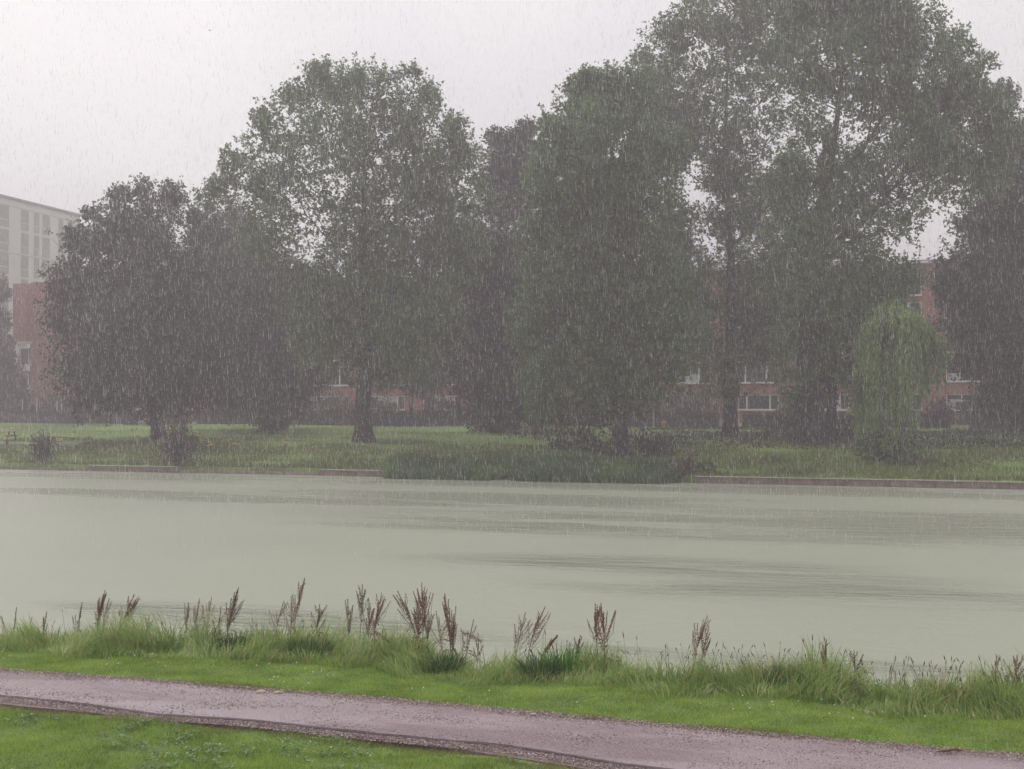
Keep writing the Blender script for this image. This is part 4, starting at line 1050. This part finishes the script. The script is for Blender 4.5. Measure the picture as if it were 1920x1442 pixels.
# bird
bp = at_Y(393, 57, 118)
bd = empty('bird', bp); tag(bd, 'tiny dark bird flying high in the sky at upper left', 'bird')
M['bird'] = plain('dark_feathers', (.035, .03, .035), .8, .2, 8)
mb = MB(); mb.tube([(-.10, 0, 0), (-.06, 0, .008), (0, 0, .0), (.07, 0, 0), (.13, 0, -.004)], [.006, .024, .032, .018, .006], 8); mb.build('body', M['bird'], bd, True)
for sg in (-1, 1):
    mb = MB(); mb.add([(-.03, sg * .02, .01), (.04, sg * .02, .01), (.03, sg * .12, .05), (-.02, sg * .12, .055), (.05, sg * .22, .03), (-.03, sg * .02, .0), (.04, sg * .02, .0), (.03, sg * .12, .044), (-.02, sg * .12, .049)],
                     q=[(0, 1, 2, 3), (5, 8, 7, 6), (0, 3, 8, 5), (1, 6, 7, 2)], t=[(3, 2, 4), (8, 4, 7)]); mb.build('wing', M['bird'], bd)
mb = MB(); mb.add([(.11, -.008, 0), (.11, .008, 0), (.19, .035, 0), (.16, 0, 0), (.19, -.035, 0), (.12, 0, -.006)], t=[(0, 1, 3), (1, 2, 3), (0, 3, 4), (0, 5, 1)]); mb.build('tail', M['bird'], bd)

# ------------------------------------------------------------------ near lawn, verge grass
def visible_t(S, lo=-.42, hi=.42):
    t_a = (N[0] * S - hi * N[1] * S) / (N[1] + N[0] * hi) if False else None
    return None
def scatter(n, s_lo, s_hi):
    """random points in the strip that the view covers (with a margin): s between two functions of t"""
    t_ = RNG.uniform(-3.0, 19.5, n); a = s_lo(t_); b_ = s_hi(t_)
    s_ = a + (b_ - a) * RNG.uniform(0, 1, n)
    x = N[0] * s_ + U[0] * t_; y = N[1] * s_ + U[1] * t_
    r = x / np.maximum(y, .1); k = (np.abs(r) < .43) & (y > 11)
    return s_[k], t_[k]
il = lambda L, t: np.interp(t, [a for a, _ in L], [b for _, b in L])
pf = lambda t: il(PATH_FAR, t); gn = lambda t: il(GRAV_NEAR, t)
def put(s_, t_, z): return np.stack([N[0] * s_ + U[0] * t_, N[1] * s_ + U[1] * t_, z], 1)
def vnoise(s_, t_, f, o=0.0): return np.array([noise.noise(Vector((a * f, b_ * f, o))) for a, b_ in zip(s_, t_)])

s_, t_ = scatter(270000, lambda t: pf(t) + .06, lambda t: edge_s(t) - .2)
dens = vnoise(s_, t_, 2.2)
d_edge = s_ - pf(s_ * 0 + t_)
hh = np.clip(.040 + .03 * dens + .02 * np.clip((s_ - (edge_s(t_) - 1.5)), 0, 1), .018, .12) * RNG.uniform(.7, 1.35, len(s_)) * np.clip(d_edge / .22 + .35, .35, 1)
v, f = blades(put(s_, t_, near_z_arr(s_, t_) - .004), hh, RNG.uniform(0, 6.28, len(s_)), RNG.uniform(.1, .9, len(s_)), RNG.uniform(.007, .013, len(s_)), 1)
o = np_mesh('verge_grass', v, f, M['lawn']); tag(o, 'short bright green grass strip between the path and the tall bank grass', 'grass', kind='stuff')
s_, t_ = scatter(330000, lambda t: gn(t) * 0 + 10.2, lambda t: gn(t) - .03)
dens = vnoise(s_, t_, 1.7, 5)
d_edge = gn(t_) - s_
hh = np.clip(.045 + .045 * dens, .02, .11) * RNG.uniform(.7, 1.4, len(s_)) * np.clip(d_edge / .35 + .3, .3, 1)
v, f = blades(put(s_, t_, near_z_arr(s_, t_) - .004), hh, RNG.uniform(0, 6.28, len(s_)), RNG.uniform(.1, .9, len(s_)), RNG.uniform(.007, .013, len(s_)), 1)
o = np_mesh('lawn_grass', v, f, M['lawn']); tag(o, 'bright green lawn in the foreground on the near side of the path', 'grass', kind='stuff')
# dry fringes on both sides of the path
for (fa, fb, nm, lab, n) in ((lambda t: pf(t) - .02, lambda t: pf(t) + .26, 'dry_fringe', 'yellowish worn grass fringe along the far side of the path', 30000),
                        (lambda t: gn(t) - .32, lambda t: gn(t) + .04, 'dry_fringe', 'yellowish worn grass fringe along the near side of the path', 30000)):
    s_, t_ = scatter(n, fa, fb); k = vnoise(s_, t_, 3.1, 8) > -.25; s_, t_ = s_[k], t_[k]
    v, f = blades(put(s_, t_, near_z_arr(s_, t_) + .012), RNG.uniform(.015, .055, len(s_)), RNG.uniform(0, 6.28, len(s_)), RNG.uniform(.3, 1.2, len(s_)), RNG.uniform(.006, .010, len(s_)), 1)
    o = np_mesh(nm, v, f, M['dry_grass']); tag(o, lab, 'grass', kind='stuff')
# broad leaved weeds in the lawn
s_, t_ = scatter(2600, lambda t: gn(t) * 0 + 10.6, lambda t: gn(t) - .25)
k = vnoise(s_, t_, .9, 11) > .02; s_, t_ = s_[k], t_[k]; n = len(s_); kk = 7
B = np.repeat(put(s_, t_, near_z_arr(s_, t_) + .035), kk, 0); a = RNG.uniform(0, 6.28, n * kk); r = RNG.uniform(.015, .075, n * kk)
B += np.stack([np.cos(a) * r, np.sin(a) * r, RNG.uniform(0, .03, n * kk)], 1)
v, q = leaf_quads(B, np.stack([np.cos(a), np.sin(a), RNG.uniform(.1, .7, n * kk)], 1), np.array([[0, 0, 1.0]]) + rnd_dir(n * kk) * .4, RNG.uniform(.025, .055, n * kk), RNG.uniform(.016, .034, n * kk))
o = np_mesh('lawn_weeds', v, q, M['weed']); tag(o, 'clumps of small broad leaved weeds in the foreground lawn', 'weeds', kind='stuff')
# clover flowers
M['clover'] = plain('white_clover', (.70, .66, .62), .7, .1, 9)
cl = MB()
def flower_ball(c, r):
    cl.tube([c - np.array([0, 0, r * .7]), c, c + np.array([0, 0, r * .7])], [r * .6, r, r * .55], 6)
s1, t1 = scatter(900, lambda t: pf(t) + .35, lambda t: edge_s(t) - .9); k = (vnoise(s1, t1, .8, 3) > .12); s1, t1 = s1[k], t1[k]
s2, t2 = scatter(420, lambda t: gn(t) * 0 + 10.6, lambda t: gn(t) - .4); k = (vnoise(s2, t2, .8, 4) > .2); s2, t2 = s2[k], t2[k]
for a, b_ in list(zip(s1, t1))[:80] + list(zip(s2, t2))[:25]:
    p_ = put(np.array([a]), np.array([b_]), near_z_arr(np.array([a]), np.array([b_])))[0]; flower_ball(p_ + np.array([0, 0, random.uniform(.05, .08)]), random.uniform(.007, .012))
o = cl.build('clover_flowers', M['clover']); tag(o, 'tiny white clover flowers dotted in the near grass', 'flowers', kind='stuff')

# tall bank grass: length varies along the bank as in the photograph
HT = []
for px, h in ((-150, .22), (0, .22), (120, .30), (300, .34), (450, .36), (560, .42), (700, .36), (820, .30), (890, .20), (930, .14), (980, .26), (1040, .38), (1090, .30), (1200, .26), (1350, .32), (1500, .38), (1600, .32), (1700, .30), (1800, .32), (1900, .36), (2100, .36)):
    HT.append((t_of(px, 18.3), h * 1.15))
HT.sort()
s_, t_ = scatter(52000, lambda t: edge_s(t) - 1.25, lambda t: edge_s(t) + .42)
h0 = il(HT, t_); rel = (s_ - (edge_s(t_) - 1.25)) / 1.67
nn = vnoise(s_, t_, 1.6, 21)
hh = h0 * np.clip(.35 + 1.2 * rel, .3, 1.15) * np.clip(1 + 1.2 * nn, .35, 1.5) * RNG.uniform(.45, 1.5, len(s_))
cl_dir = vnoise(s_, t_, .9, 31) * 6 + RNG.normal(0, .8, len(s_))
v, f = blades(put(s_, t_, near_z_arr(s_, t_) - .02), hh, cl_dir, RNG.uniform(.15, .95, len(s_)), RNG.uniform(.007, .018, len(s_)), 3)
o = np_mesh('tall_grass', v, f, M['tall_grass']); tag(o, 'long tangled green grass along the near waterline', 'grass', kind='stuff')
# broad bright blades (iris-like tussocks)
def tussock(px, s0, r, h, n, label, w=(.014, .024), mat='tall_grass', lean=(.1, .7)):
    p_ = P(s0, t_of(px, s0)); z = near_z_arr(np.array([s0]), np.array([ST(*p_[:2])[1]]))[0]
    o = empty('grass_tussock', (p_[0], p_[1], z)); tag(o, label, 'grass tussock', 'tussocks in the near bank grass')
    a = RNG.uniform(0, 6.28, n); rr_ = r * np.sqrt(RNG.uniform(0, 1, n)); b0_ = np.stack([np.cos(a) * rr_, np.sin(a) * rr_, np.full(n, -.02)], 1)
    v, f = blades(b0_, h * RNG.uniform(.6, 1.15, n), a + RNG.normal(0, .5, n), RNG.uniform(lean[0], lean[1], n), RNG.uniform(w[0], w[1], n), 4)
    np_mesh('blades', v, f, M[mat], o); return o
M['bright_blade'] = grass_mat('bright_broad_blade', (.08, .18, .03), (.12, .27, .045), (.18, .36, .07), (.3, .3, .1), 2, .02)
M['deep_blade'] = grass_mat('deep_green_blade', (.035, .085, .03), (.06, .13, .045), (.10, .19, .07), (.2, .2, .1), 2, .04)
tussock(1050, 18.0, .22, .50, 160, 'bright broad bladed tussock right of the gap in the bank grass', mat='bright_blade', lean=(.1, .5))
tussock(1012, 17.8, .25, .40, 300, 'deep green tussock left of the bright broad bladed one', mat='deep_blade')
tussock(825, 17.75, .28, .34, 420, 'deep green tussock below the tallest dock stems', mat='deep_blade')
tussock(755, 18.1, .30, .44, 420, 'grey green arching tussock below the leaning dock stem')
tussock(585, 17.9, .30, .36, 420, 'dark tussock in the hollow right of the tallest single dock', mat='deep_blade')
tussock(540, 18.3, .35, .48, 500, 'rounded high tussock at the foot of the tallest single dock')
tussock(440, 18.0, .35, .40, 450, 'deep green tussock under the thick dock left of centre', mat='deep_blade')
tussock(1490, 18.1, .32, .36, 480, 'dense deep green tussock in the right half of the bank', mat='deep_blade')
tussock(1440, 18.2, .30, .42, 400, 'pale straw tussock left of the dense green one', mat='dry_grass')
tussock(1650, 18.0, .14, .42, 40, 'few broad leaning blades in the right part of the bank', (.022, .034), 'tall_grass', (.3, .6))
tussock(1690, 17.6, .12, .42, 40, 'small fan of broad blades lower on the right bank', (.02, .03), 'tall_grass', (.3, .6))
tussock(230, 17.7, .30, .36, 420, 'thick green tussock under the reddest leaning dock')
tussock(150, 17.8, .26, .34, 320, 'grassy tussock left of the twin headed dock')
tussock(1790, 18.1, .26, .34, 300, 'yellowish tussock near the right end of the bank', mat='dry_grass')
tussock(1880, 18.0, .28, .44, 360, 'green tussock in front of the rightmost dock')
tussock(1330, 18.1, .28, .36, 360, 'straw mixed tussock under the lone slender dock', mat='dry_grass')

# slender flowering grass stalks with plantain-like heads
M['stalk'] = plain('thin_stalk', (.16, .15, .075), .7, .2, 8)
M['spike'] = plain('brown_spike', (.10, .065, .05), .8, .3, 9)
st_ = MB(); hd = MB()
lst = [RNG.uniform(1200, 1920) for _ in range(150)] + [RNG.uniform(0, 1200) for _ in range(110)] + [RNG.uniform(1640, 1920) for _ in range(60)]
for px in lst:
    s0 = 18.2 + RNG.uniform(-.5, .25); t0 = t_of(px, s0); z = near_z_arr(np.array([s0]), np.array([t0]))[0]; p0 = P(s0, t0, z)
    h = .32 + .30 * RNG.uniform(0, 1) ** 1.5 + (.1 if 1450 < px < 1560 else 0)
    l = RNG.normal(0, .10, 2); e = p0 + np.array([l[0], l[1], h])
    st_.tube([p0, p0 + np.array([l[0] * .3, l[1] * .3, h * .5]), e], [.0032, .0028, .002], 3, cap=False)
    d = unit(e - p0 + np.array([l[0], l[1], 0])); L = RNG.uniform(.025, .07); r = RNG.uniform(.0045, .008)
    hd.tube([e - d * L * .2, e + d * L * .3, e + d * L], [r * .6, r, r * .3], 5)
o = st_.build('grass_stalks', M['stalk']); tag(o, 'thin flowering stalks rising from the near bank grass', 'stalks', kind='stuff')
o = hd.build('grass_seed_spikes', M['spike']); tag(o, 'small brown seed spikes on the thin stalks above the bank grass', 'seed spikes', kind='stuff')

# ------------------------------------------------------------------ dock plants (rust brown seed stems)
def dmat(nm, a, b_, c_):
    return leaf_mat(nm, a, b_, c_, .1, .7, 6.0)
M['dock_red'] = dmat('rust_seed', (.12, .042, .028), (.22, .078, .050), (.33, .145, .09))
M['dock_brown'] = dmat('brown_seed', (.12, .075, .050), (.20, .13, .09), (.31, .22, .15))
M['dock_pale'] = dmat('pale_seed', (.24, .17, .11), (.36, .27, .18), (.46, .37, .26))
M['dock_stem'] = plain('dock_stem', (.15, .085, .055), .7, .25, 8)
M['dock_leaf'] = leaf_mat('dock_leaf', (.10, .09, .03), (.14, .10, .04), (.22, .12, .05), .25, .5, 8)
def dock(tip, base, mat, nb, label, s0=18.1, spread=1.0, head=.58, dense=1.0, curve=0.0, leaves=4):
    t0 = t_of(base[0], s0); z = near_z_arr(np.array([s0]), np.array([t0]))[0]; p0 = P(s0, t0, z - .02)
    o = empty('dock_plant', p0); tag(o, label, 'dock plant', 'dried dock plants along the near waterline')
    tp = at_Y(tip[0], tip[1], p0[1]) - p0 + np.array([0, RNG.uniform(-.05, .05), 0])
    L = np.linalg.norm(tp); pts = []
    for w in np.linspace(0, 1, 10):
        pts.append(tp * w + np.array([tp[0] * (w * w - w) * .8 + curve * math.sin(math.pi * w), 0, 0]))
    pts = np.array(pts)
    sm = MB(); sm.tube(pts, np.linspace(.0065, .0025, 10), 5)
    Cs = []; 
    def raceme(a, b_, wdt):
        m_ = max(3, int(np.linalg.norm(b_ - a) / .016)); u = np.linspace(0, 1, m_)
        c = a + (b_ - a) * u[:, None] + np.array([0, 0, 1]) * (.08 * np.linalg.norm(b_ - a) * (u ** 2 - u))[:, None]
        k = int(7 * dense) + 1
        cc = np.repeat(c, k, 0) + RNG.normal(size=(m_ * k, 3)) * wdt * np.repeat(1.15 - .75 * u, k)[:, None]
        Cs.append(cc); return c
    main0 = (1 - head)
    def on(w): return np.array([np.interp(w, np.linspace(0, 1, 10), pts[:, a]) for a in range(3)])
    raceme(on(main0 + .15), on(1.0), .010)
    for i in range(nb):
        w = main0 + (i + random.random()) / nb * head * .72; a = on(w)
        ang = random.uniform(0, 6.28); up = unit(on(min(1, w + .1)) - on(w - .05))
        ln = L * (1 - w) * random.uniform(.45, .85) + .05
        out_ = np.array([math.cos(ang), math.sin(ang) * .8, 0])
        e = a + (up * .88 + out_ * .34 * spread) * ln
        sm.tube([a, a + (up * .6 + out_ * .5 * spread) * ln * .5, e], [.003, .0025, .0015], 3, cap=False)
        raceme(a + (e - a) * .15, e, .008)
    C = np.concatenate(Cs)
    v, q = leaf_quads(C, rnd_dir(len(C)) + np.array([0, 0, -.3]), rnd_dir(len(C)), RNG.uniform(.010, .019, len(C)), RNG.uniform(.008, .014, len(C)))
    sm.build('stem', M['dock_stem'], o); np_mesh('seed_head', v, q, mat, o)['kind'] = 'stuff'
    for i in range(leaves):
        w = random.uniform(.12, .6); a = on(w); ang = random.uniform(0, 6.28); ll = random.uniform(.07, .16); u = np.array([math.cos(ang), math.sin(ang), random.uniform(-.5, .5)])
        sdv = unit(np.cross(u, [0, 0, 1.0])) * ll * .16
        pl = [a, a + u * ll * .4 + sdv, a + u * ll * .4 - sdv + np.array([0, 0, .012]), a + u * ll * .8 + sdv * .7 - np.array([0, 0, .02]), a + u * ll * .8 - sdv * .7 - np.array([0, 0, .01]), a + u * ll - np.array([0, 0, .045])]
        lm_ = MB(); lm_.add(pl, q=[(1, 3, 4, 2)], t=[(0, 1, 2), (3, 5, 4)]); lm_.build('leaf', M['dock_leaf'], o)
    return o
R_, B_, Q_ = M['dock_red'], M['dock_brown'], M['dock_pale']
D = [((30, 1140), (28, 1200), B_, 3, 'small sparse dock nearest the left edge'),
     ((88, 1147), (82, 1200), B_, 4, 'short dark dock between the left edge one and the twin headed dock'),
     ((153, 1131), (148, 1195), B_, 4, 'slim dock just left of the twin headed dock'),
     ((195, 1108), (184, 1200), R_, 11, 'full rust brown dock, the twin headed one in the left part of the bank'),
     ((206, 1122), (192, 1200), B_, 5, 'thin companion stem on the right of the full twin headed dock'),
     ((251, 1115), (222, 1200), R_, 13, 'reddest dock leaning right, beside the twin headed one'),
     ((279, 1154), (274, 1205), B_, 3, 'tiny upright dock right of the reddest leaning one'),
     ((353, 1130), (345, 1200), B_, 4, 'thin dark dock at the left of the pale trio'),
     ((375, 1122), (368, 1205), Q_, 5, 'pale straw dock, left one of the pale pair'),
     ((397, 1120), (388, 1205), Q_, 6, 'pale straw dock, right one of the pale pair'),
     ((413, 1138), (408, 1205), B_, 3, 'short thin dock between the pale pair and the thick dark one'),
     ((448, 1102), (425, 1205), B_, 11, 'thick brown dock with two long tips left of centre'),
     ((441, 1118), (420, 1205), B_, 6, 'lower stem on the left side of the thick two tipped dock'),
     ((530, 1131), (521, 1200), Q_, 4, 'pale low dock at the left of the tallest single dock'),
     ((547, 1118), (541, 1200), Q_, 6, 'pale medium dock touching the tallest single dock'),
     ((571, 1084), (553, 1200), R_, 8, 'tallest slim single dock with a pointed tip'),
     ((600, 1133), (591, 1205), B_, 7, 'narrow spindle shaped dock right of the tallest single one'),
     ((652, 1125), (660, 1210), B_, 4, 'thin curved dock left of the tall brown pair', -.03),
     ((679, 1096), (670, 1215), B_, 8, 'tall slender dock, left one of the tall brown pair'),
     ((694, 1132), (690, 1218), R_, 9, 'lower reddish stem in the middle of the tall brown pair'),
     ((716, 1112), (692, 1220), R_, 12, 'thick rust dock, right one of the tall brown pair'),
     ((732, 1204), (702, 1190), R_, 5, 'broken dock stem drooping to the right under the brown pair', .0),
     ((746, 1108), (795, 1228), B_, 11, 'long dock leaning left toward the brown pair'),
     ((791, 1092), (792, 1230), R_, 15, 'thickest and tallest dock in the middle group'),
     ((776, 1140), (786, 1230), R_, 8, 'inner stem on the left of the thickest dock'),
     ((804, 1150), (800, 1232), B_, 7, 'inner stem on the right of the thickest dock'),
     ((834, 1113), (846, 1245), R_, 10, 'slim red tipped dock right of the thickest one'),
     ((818, 1145), (838, 1240), Q_, 6, 'fading stem left of the slim red tipped dock'),
     ((852, 1162), (850, 1248), R_, 8, 'shorter reddish stem right of the slim red tipped dock'),
     ((888, 1162), (866, 1240), B_, 3, 'sparse dock leaning right at the edge of the grass gap'),
     ((904, 1203), (868, 1192), B_, 5, 'nearly horizontal dock spray reaching right over the water'),
     ((897, 1200), (888, 1255), B_, 3, 'small sparse stem in the grass gap'),
     ((985, 1148), (958, 1255), B_, 9, 'dark dock leaning right, first one right of the grass gap'),
     ((1022, 1137), (988, 1250), R_, 10, 'curved rust dock, second one right of the grass gap'),
     ((1044, 1190), (1006, 1245), R_, 8, 'low rust dock bending right above the bright tussock'),
     ((1088, 1193), (1078, 1250), B_, 5, 'short greenish brown dock beside the bright tussock'),
     ((1116, 1133), (1124, 1262), R_, 9, 'left stem of the lone upright dock column right of centre'),
     ((1127, 1131), (1130, 1262), R_, 10, 'right stem of the lone upright dock column right of centre'),
     ((1326, 1155), (1300, 1268), R_, 8, 'lone slender dock in the right half, taller of its two stems'),
     ((1330, 1176), (1306, 1268), R_, 6, 'lone slender dock in the right half, shorter of its two stems'),
     ((1549, 1200), (1552, 1290), B_, 6, 'thin brown dock among the fine stalks on the right'),
     ((1603, 1222), (1605, 1295), B_, 5, 'very narrow brown dock on the right bank'),
     ((1871, 1231), (1870, 1310), Q_, 4, 'pale thin dock left of the rightmost dark one'),
     ((1907, 1228), (1903, 1315), B_, 9, 'dark dense dock nearest the right edge')]
for i, d in enumerate(D):
    tip, base_, mt, nb, lab = d[:5]; cv = d[5] if len(d) > 5 else random.uniform(-.04, .04)
    if base_[1] < tip[1] - 5 or 'horizontal' in lab or 'drooping' in lab:
        # a stem that rises hidden in the grass and bends over: base on the ground below
        base_ = (base_[0], base_[1])
        s0 = 18.15; t0 = t_of(base_[0], s0); z = near_z_arr(np.array([s0]), np.array([t0]))[0]; p0 = P(s0, t0, z)
        o = empty('dock_plant', p0); tag(o, lab, 'dock plant', 'dried dock plants along the near waterline')
        k1 = at_Y(base_[0], base_[1] - 6, p0[1]) - p0; k2 = at_Y(tip[0], tip[1], p0[1]) - p0
        sm = MB(); sm.tube([(0, 0, -.02), k1 * .6, k1, (k1 + k2) / 2 + np.array([0, 0, .02]), k2], [.006, .005, .004, .003, .002], 5); sm.build('stem', M['dock_stem'], o)
        u = RNG.uniform(0, 1, 240); C = k1 + (k2 - k1) * u[:, None] + RNG.normal(size=(240, 3)) * .016
        v, q = leaf_quads(C, rnd_dir(240), rnd_dir(240), .017, .012); np_mesh('seed_head', v, q, mt, o)['kind'] = 'stuff'
    else:
        dock(tip, base_, mt, nb, lab, s0=18.15 + random.uniform(-.15, .15), curve=cv, spread=random.uniform(.5, 1.7), head=random.uniform(.48, .68), dense=random.uniform(.7, 1.3))
# leafy green herbs among the docks
for px, py, h, lab in ((1160, 1258, .55, 'green willowherb with narrow leaves right of the lone dock column'), (873, 1252, .34, 'grey green leafy herb at the edge of the grass gap'), (1068, 1246, .42, 'narrow leaved herb behind the bright tussock'), (770, 1225, .50, 'leafy green stem below the dock leaning left'), (1262, 1262, .34, 'low leafy herb in the straw coloured grass')):
    s0 = 18.2; t0 = t_of(px, s0); z = near_z_arr(np.array([s0]), np.array([t0]))[0]; p0 = P(s0, t0, z)
    o = empty('herb_plant', p0); tag(o, lab, 'herb')
    mb = MB(); l = random.uniform(-.08, .08); mb.tube([(0, 0, -.02), (l * .4, 0, h * .5), (l, 0, h)], [.005, .004, .002], 5); mb.build('stem', M['stem_green'], o)
    n = 26; u = RNG.uniform(.1, 1, n); a = RNG.uniform(0, 6.28, n); C = np.stack([l * u ** 1.3 + np.cos(a) * .035, np.sin(a) * .035, h * u], 1)
    v, q = leaf_quads(C, np.stack([np.cos(a), np.sin(a), np.full(n, .5)], 1), rnd_dir(n) * .3 + np.array([0, 0, 1]), RNG.uniform(.06, .10, n), .022); np_mesh('leaves', v, q, M['weed'], o)

# ------------------------------------------------------------------ gravel, stones, bark
def pebbles(s_, t_, z, r, mat, name, label, dens_n=None):
    n = len(s_); c = put(s_, t_, z)
    base = np.array([(1, 0, -.2), (0, 1, -.2), (-1, 0, -.2), (0, -1, -.2), (0, 0, .8)]); fc = np.array([(0, 1, 4), (1, 2, 4), (2, 3, 4), (3, 0, 4)])
    a = RNG.uniform(0, 6.28, n); sx = r * RNG.uniform(.7, 1.5, n); sy = r * RNG.uniform(.6, 1.1, n); sz = r * RNG.uniform(.5, 1, n)
    V = base[None] * np.stack([sx, sy, sz], 1)[:, None, :] + RNG.normal(size=(n, 5, 3)) * (r * .15)[:, None, None]
    ca, sa = np.cos(a)[:, None], np.sin(a)[:, None]; X = V[..., 0] * ca - V[..., 1] * sa; Y = V[..., 0] * sa + V[..., 1] * ca; V = np.stack([X, Y, V[..., 2]], -1) + c[:, None, :]
    Fc = (np.arange(n)[:, None, None] * 5 + fc[None]).reshape(-1, 3)
    o = np_mesh(name, V.reshape(-1, 3), Fc, mat); tag(o, label, 'gravel', kind='stuff')
m, nt, b = new_mat('path_pebbles')
g = nt.nodes.new('ShaderNodeNewGeometry')
nt.links.new(ramp(nt, g.outputs['Random Per Island'], [(0, (.04, .020, .025)), (.45, (.13, .065, .07)), (.75, (.22, .16, .15)), (1, (.48, .42, .38))]), b.inputs['Base Color']); b.inputs['Roughness'].default_value = .35
M['pebble'] = m
s_, t_ = scatter(20000, lambda t: il(PATH_NEAR, t) - .30, lambda t: il(PATH_NEAR, t) - .05)
pebbles(s_, t_, np.full(len(s_), NEAR_Z + .042), RNG.uniform(.006, .013, len(s_)), M['pebble'], 'edge_gravel', 'loose wet gravel along the near edge of the path')
s_, t_ = scatter(26000, lambda t: pf(t) - .30, lambda t: pf(t) + .10); k = RNG.uniform(0, 1, len(s_)) < np.clip((s_ - pf(t_) + .34) * 3, .05, 1); s_, t_ = s_[k], t_[k]
pebbles(s_, t_, np.full(len(s_), NEAR_Z + .056), RNG.uniform(.006, .012, len(s_)), M['pebble'], 'verge_gravel', 'loose wet gravel along the far edge of the path')
s_, t_ = scatter(50000, lambda t: il(PATH_NEAR, t) + .02, lambda t: pf(t) - .12); k = (vnoise(s_, t_ * .5, 1.8, 40) + .5 * vnoise(s_, t_, 5, 41)) > RNG.uniform(-.25, .5, len(s_)); s_, t_ = s_[k], t_[k]
u_ = (s_ - il(PATH_NEAR, t_)) / (pf(t_) - .1 - il(PATH_NEAR, t_))
pebbles(s_, t_, NEAR_Z + .055 + .003 * np.sin(np.pi * u_), RNG.uniform(.004, .011, len(s_)), M['pebble'], 'scattered_grit', 'fine red grit washed over the wet path surface')
M['pale_stone'] = plain('pale_stone', (.42, .34, .26), .6, .2, 20)
for px, py, r, lab in ((489, 1297, .045, 'pale flat stone at the far path edge, left of its pair'), (521, 1298, .035, 'pale flat stone at the far path edge, right of its pair'), (1001, 1339, .025, 'small pale stone on the far path edge near the middle')):
    p_ = at_z(px, py, NEAR_Z + .07); mb = MB(); mb.tube([(0, 0, -.6 * r), (0, 0, -.2 * r), (.05 * r, 0, .25 * r), (0, 0, .5 * r)], [r * .8, r, r * .85, r * .4], 9)
    o = mb.build('stone', M['pale_stone'], None, True); o.location = Vector(p_); o.scale = (1.5, .8, .9); o.rotation_euler = (0, 0, .3); tag(o, lab, 'stone', 'pale stones at the path edge')
M['bark_chip'] = plain('wet_bark', (.20, .11, .075), .6, .4, 20, bmp=.5)
p_ = at_z(1780, 1409, NEAR_Z + .075)
mb = MB(); pts = [(-.16, 0, 0), (-.09, .012, .012), (-.02, -.015, .016), (.06, .01, .022), (.11, -.01, .010), (.15, 0, .002)]; mb.tube(pts, [.004, .013, .020, .017, .014, .004], 7); o = mb.build('bark_piece', M['bark_chip'], None, True); o.location = Vector(p_); o.rotation_euler = (0, 0, .25)
tag(o, 'curled piece of wet brown bark at the far path edge on the right', 'bark')

# ------------------------------------------------------------------ rain
n = 112000
Yr = (RNG.uniform(0, 1, n) * (94.0 ** 2.2 - 40.0 ** 2.2) + 40.0 ** 2.2) ** (1 / 2.2)
Xr = RNG.uniform(-.41, .41, n) * Yr + RNG.uniform(-2, 2, n)
Zr = RNG.uniform(0, 1, n) ** 1.0 * (4.3 + Yr * .31)
L = .04 + .32 * RNG.uniform(0, 1, n) ** 1.6; W = RNG.uniform(.006, .0145, n) * (1 + .7 * (RNG.uniform(0, 1, n) > .9))
tilt = .055 + RNG.normal(0, .05, n); tl2 = RNG.normal(0, .05, n)
d = unit(np.stack([-tilt, tl2, np.ones(n)], 1)); c = np.stack([Xr, Yr, Zr], 1)
a = unit(np.cross(d, np.array([[.3, 1, .1]]))); b_ = np.cross(d, a)
top_ = c + d * L[:, None] / 2; bot = c - d * L[:, None] / 2; w = W[:, None] / 2; mid_ = c - d * L[:, None] * .18
V = np.stack([top_, bot + a * w, bot - a * w * .5 + b_ * w * .87, bot - a * w * .5 - b_ * w * .87], 1).reshape(-1, 3)
fc = np.array([(0, 1, 2), (0, 2, 3), (0, 3, 1), (1, 3, 2)])
Fc = (np.arange(n)[:, None, None] * 4 + fc[None]).reshape(-1, 3)
m, nt, b = new_mat('rain_water')
nt.nodes.remove(b)
rf_ = nt.nodes.new('ShaderNodeBsdfRefraction'); rf_.inputs['Color'].default_value = (1, .99, .995, 1); rf_.inputs['IOR'].default_value = 1.2; rf_.inputs['Roughness'].default_value = .75
df = nt.nodes.new('ShaderNodeBsdfDiffuse'); df.inputs['Color'].default_value = (.98, .96, .97, 1)
tr = nt.nodes.new('ShaderNodeBsdfTranslucent'); tr.inputs['Color'].default_value = (.98, .96, .97, 1)
ms = nt.nodes.new('ShaderNodeMixShader'); ms.inputs[0].default_value = .5
nt.links.new(df.outputs[0], ms.inputs[1]); nt.links.new(tr.outputs[0], ms.inputs[2])
tp_ = nt.nodes.new('ShaderNodeBsdfTransparent'); m3 = nt.nodes.new('ShaderNodeMixShader'); m3.inputs[0].default_value = .45
nt.links.new(rf_.outputs[0], m3.inputs[1]); nt.links.new(ms.outputs[0], m3.inputs[2])
m4 = nt.nodes.new('ShaderNodeMixShader'); m4.inputs[0].default_value = .72
nt.links.new(tp_.outputs[0], m4.inputs[1]); nt.links.new(m3.outputs[0], m4.inputs[2]); nt.links.new(m4.outputs[0], nt.nodes['Material Output'].inputs['Surface'])
rain = np_mesh('rain', V, Fc, m); tag(rain, 'heavy rain falling over the canal in fine slanting drops', 'rain', kind='stuff')
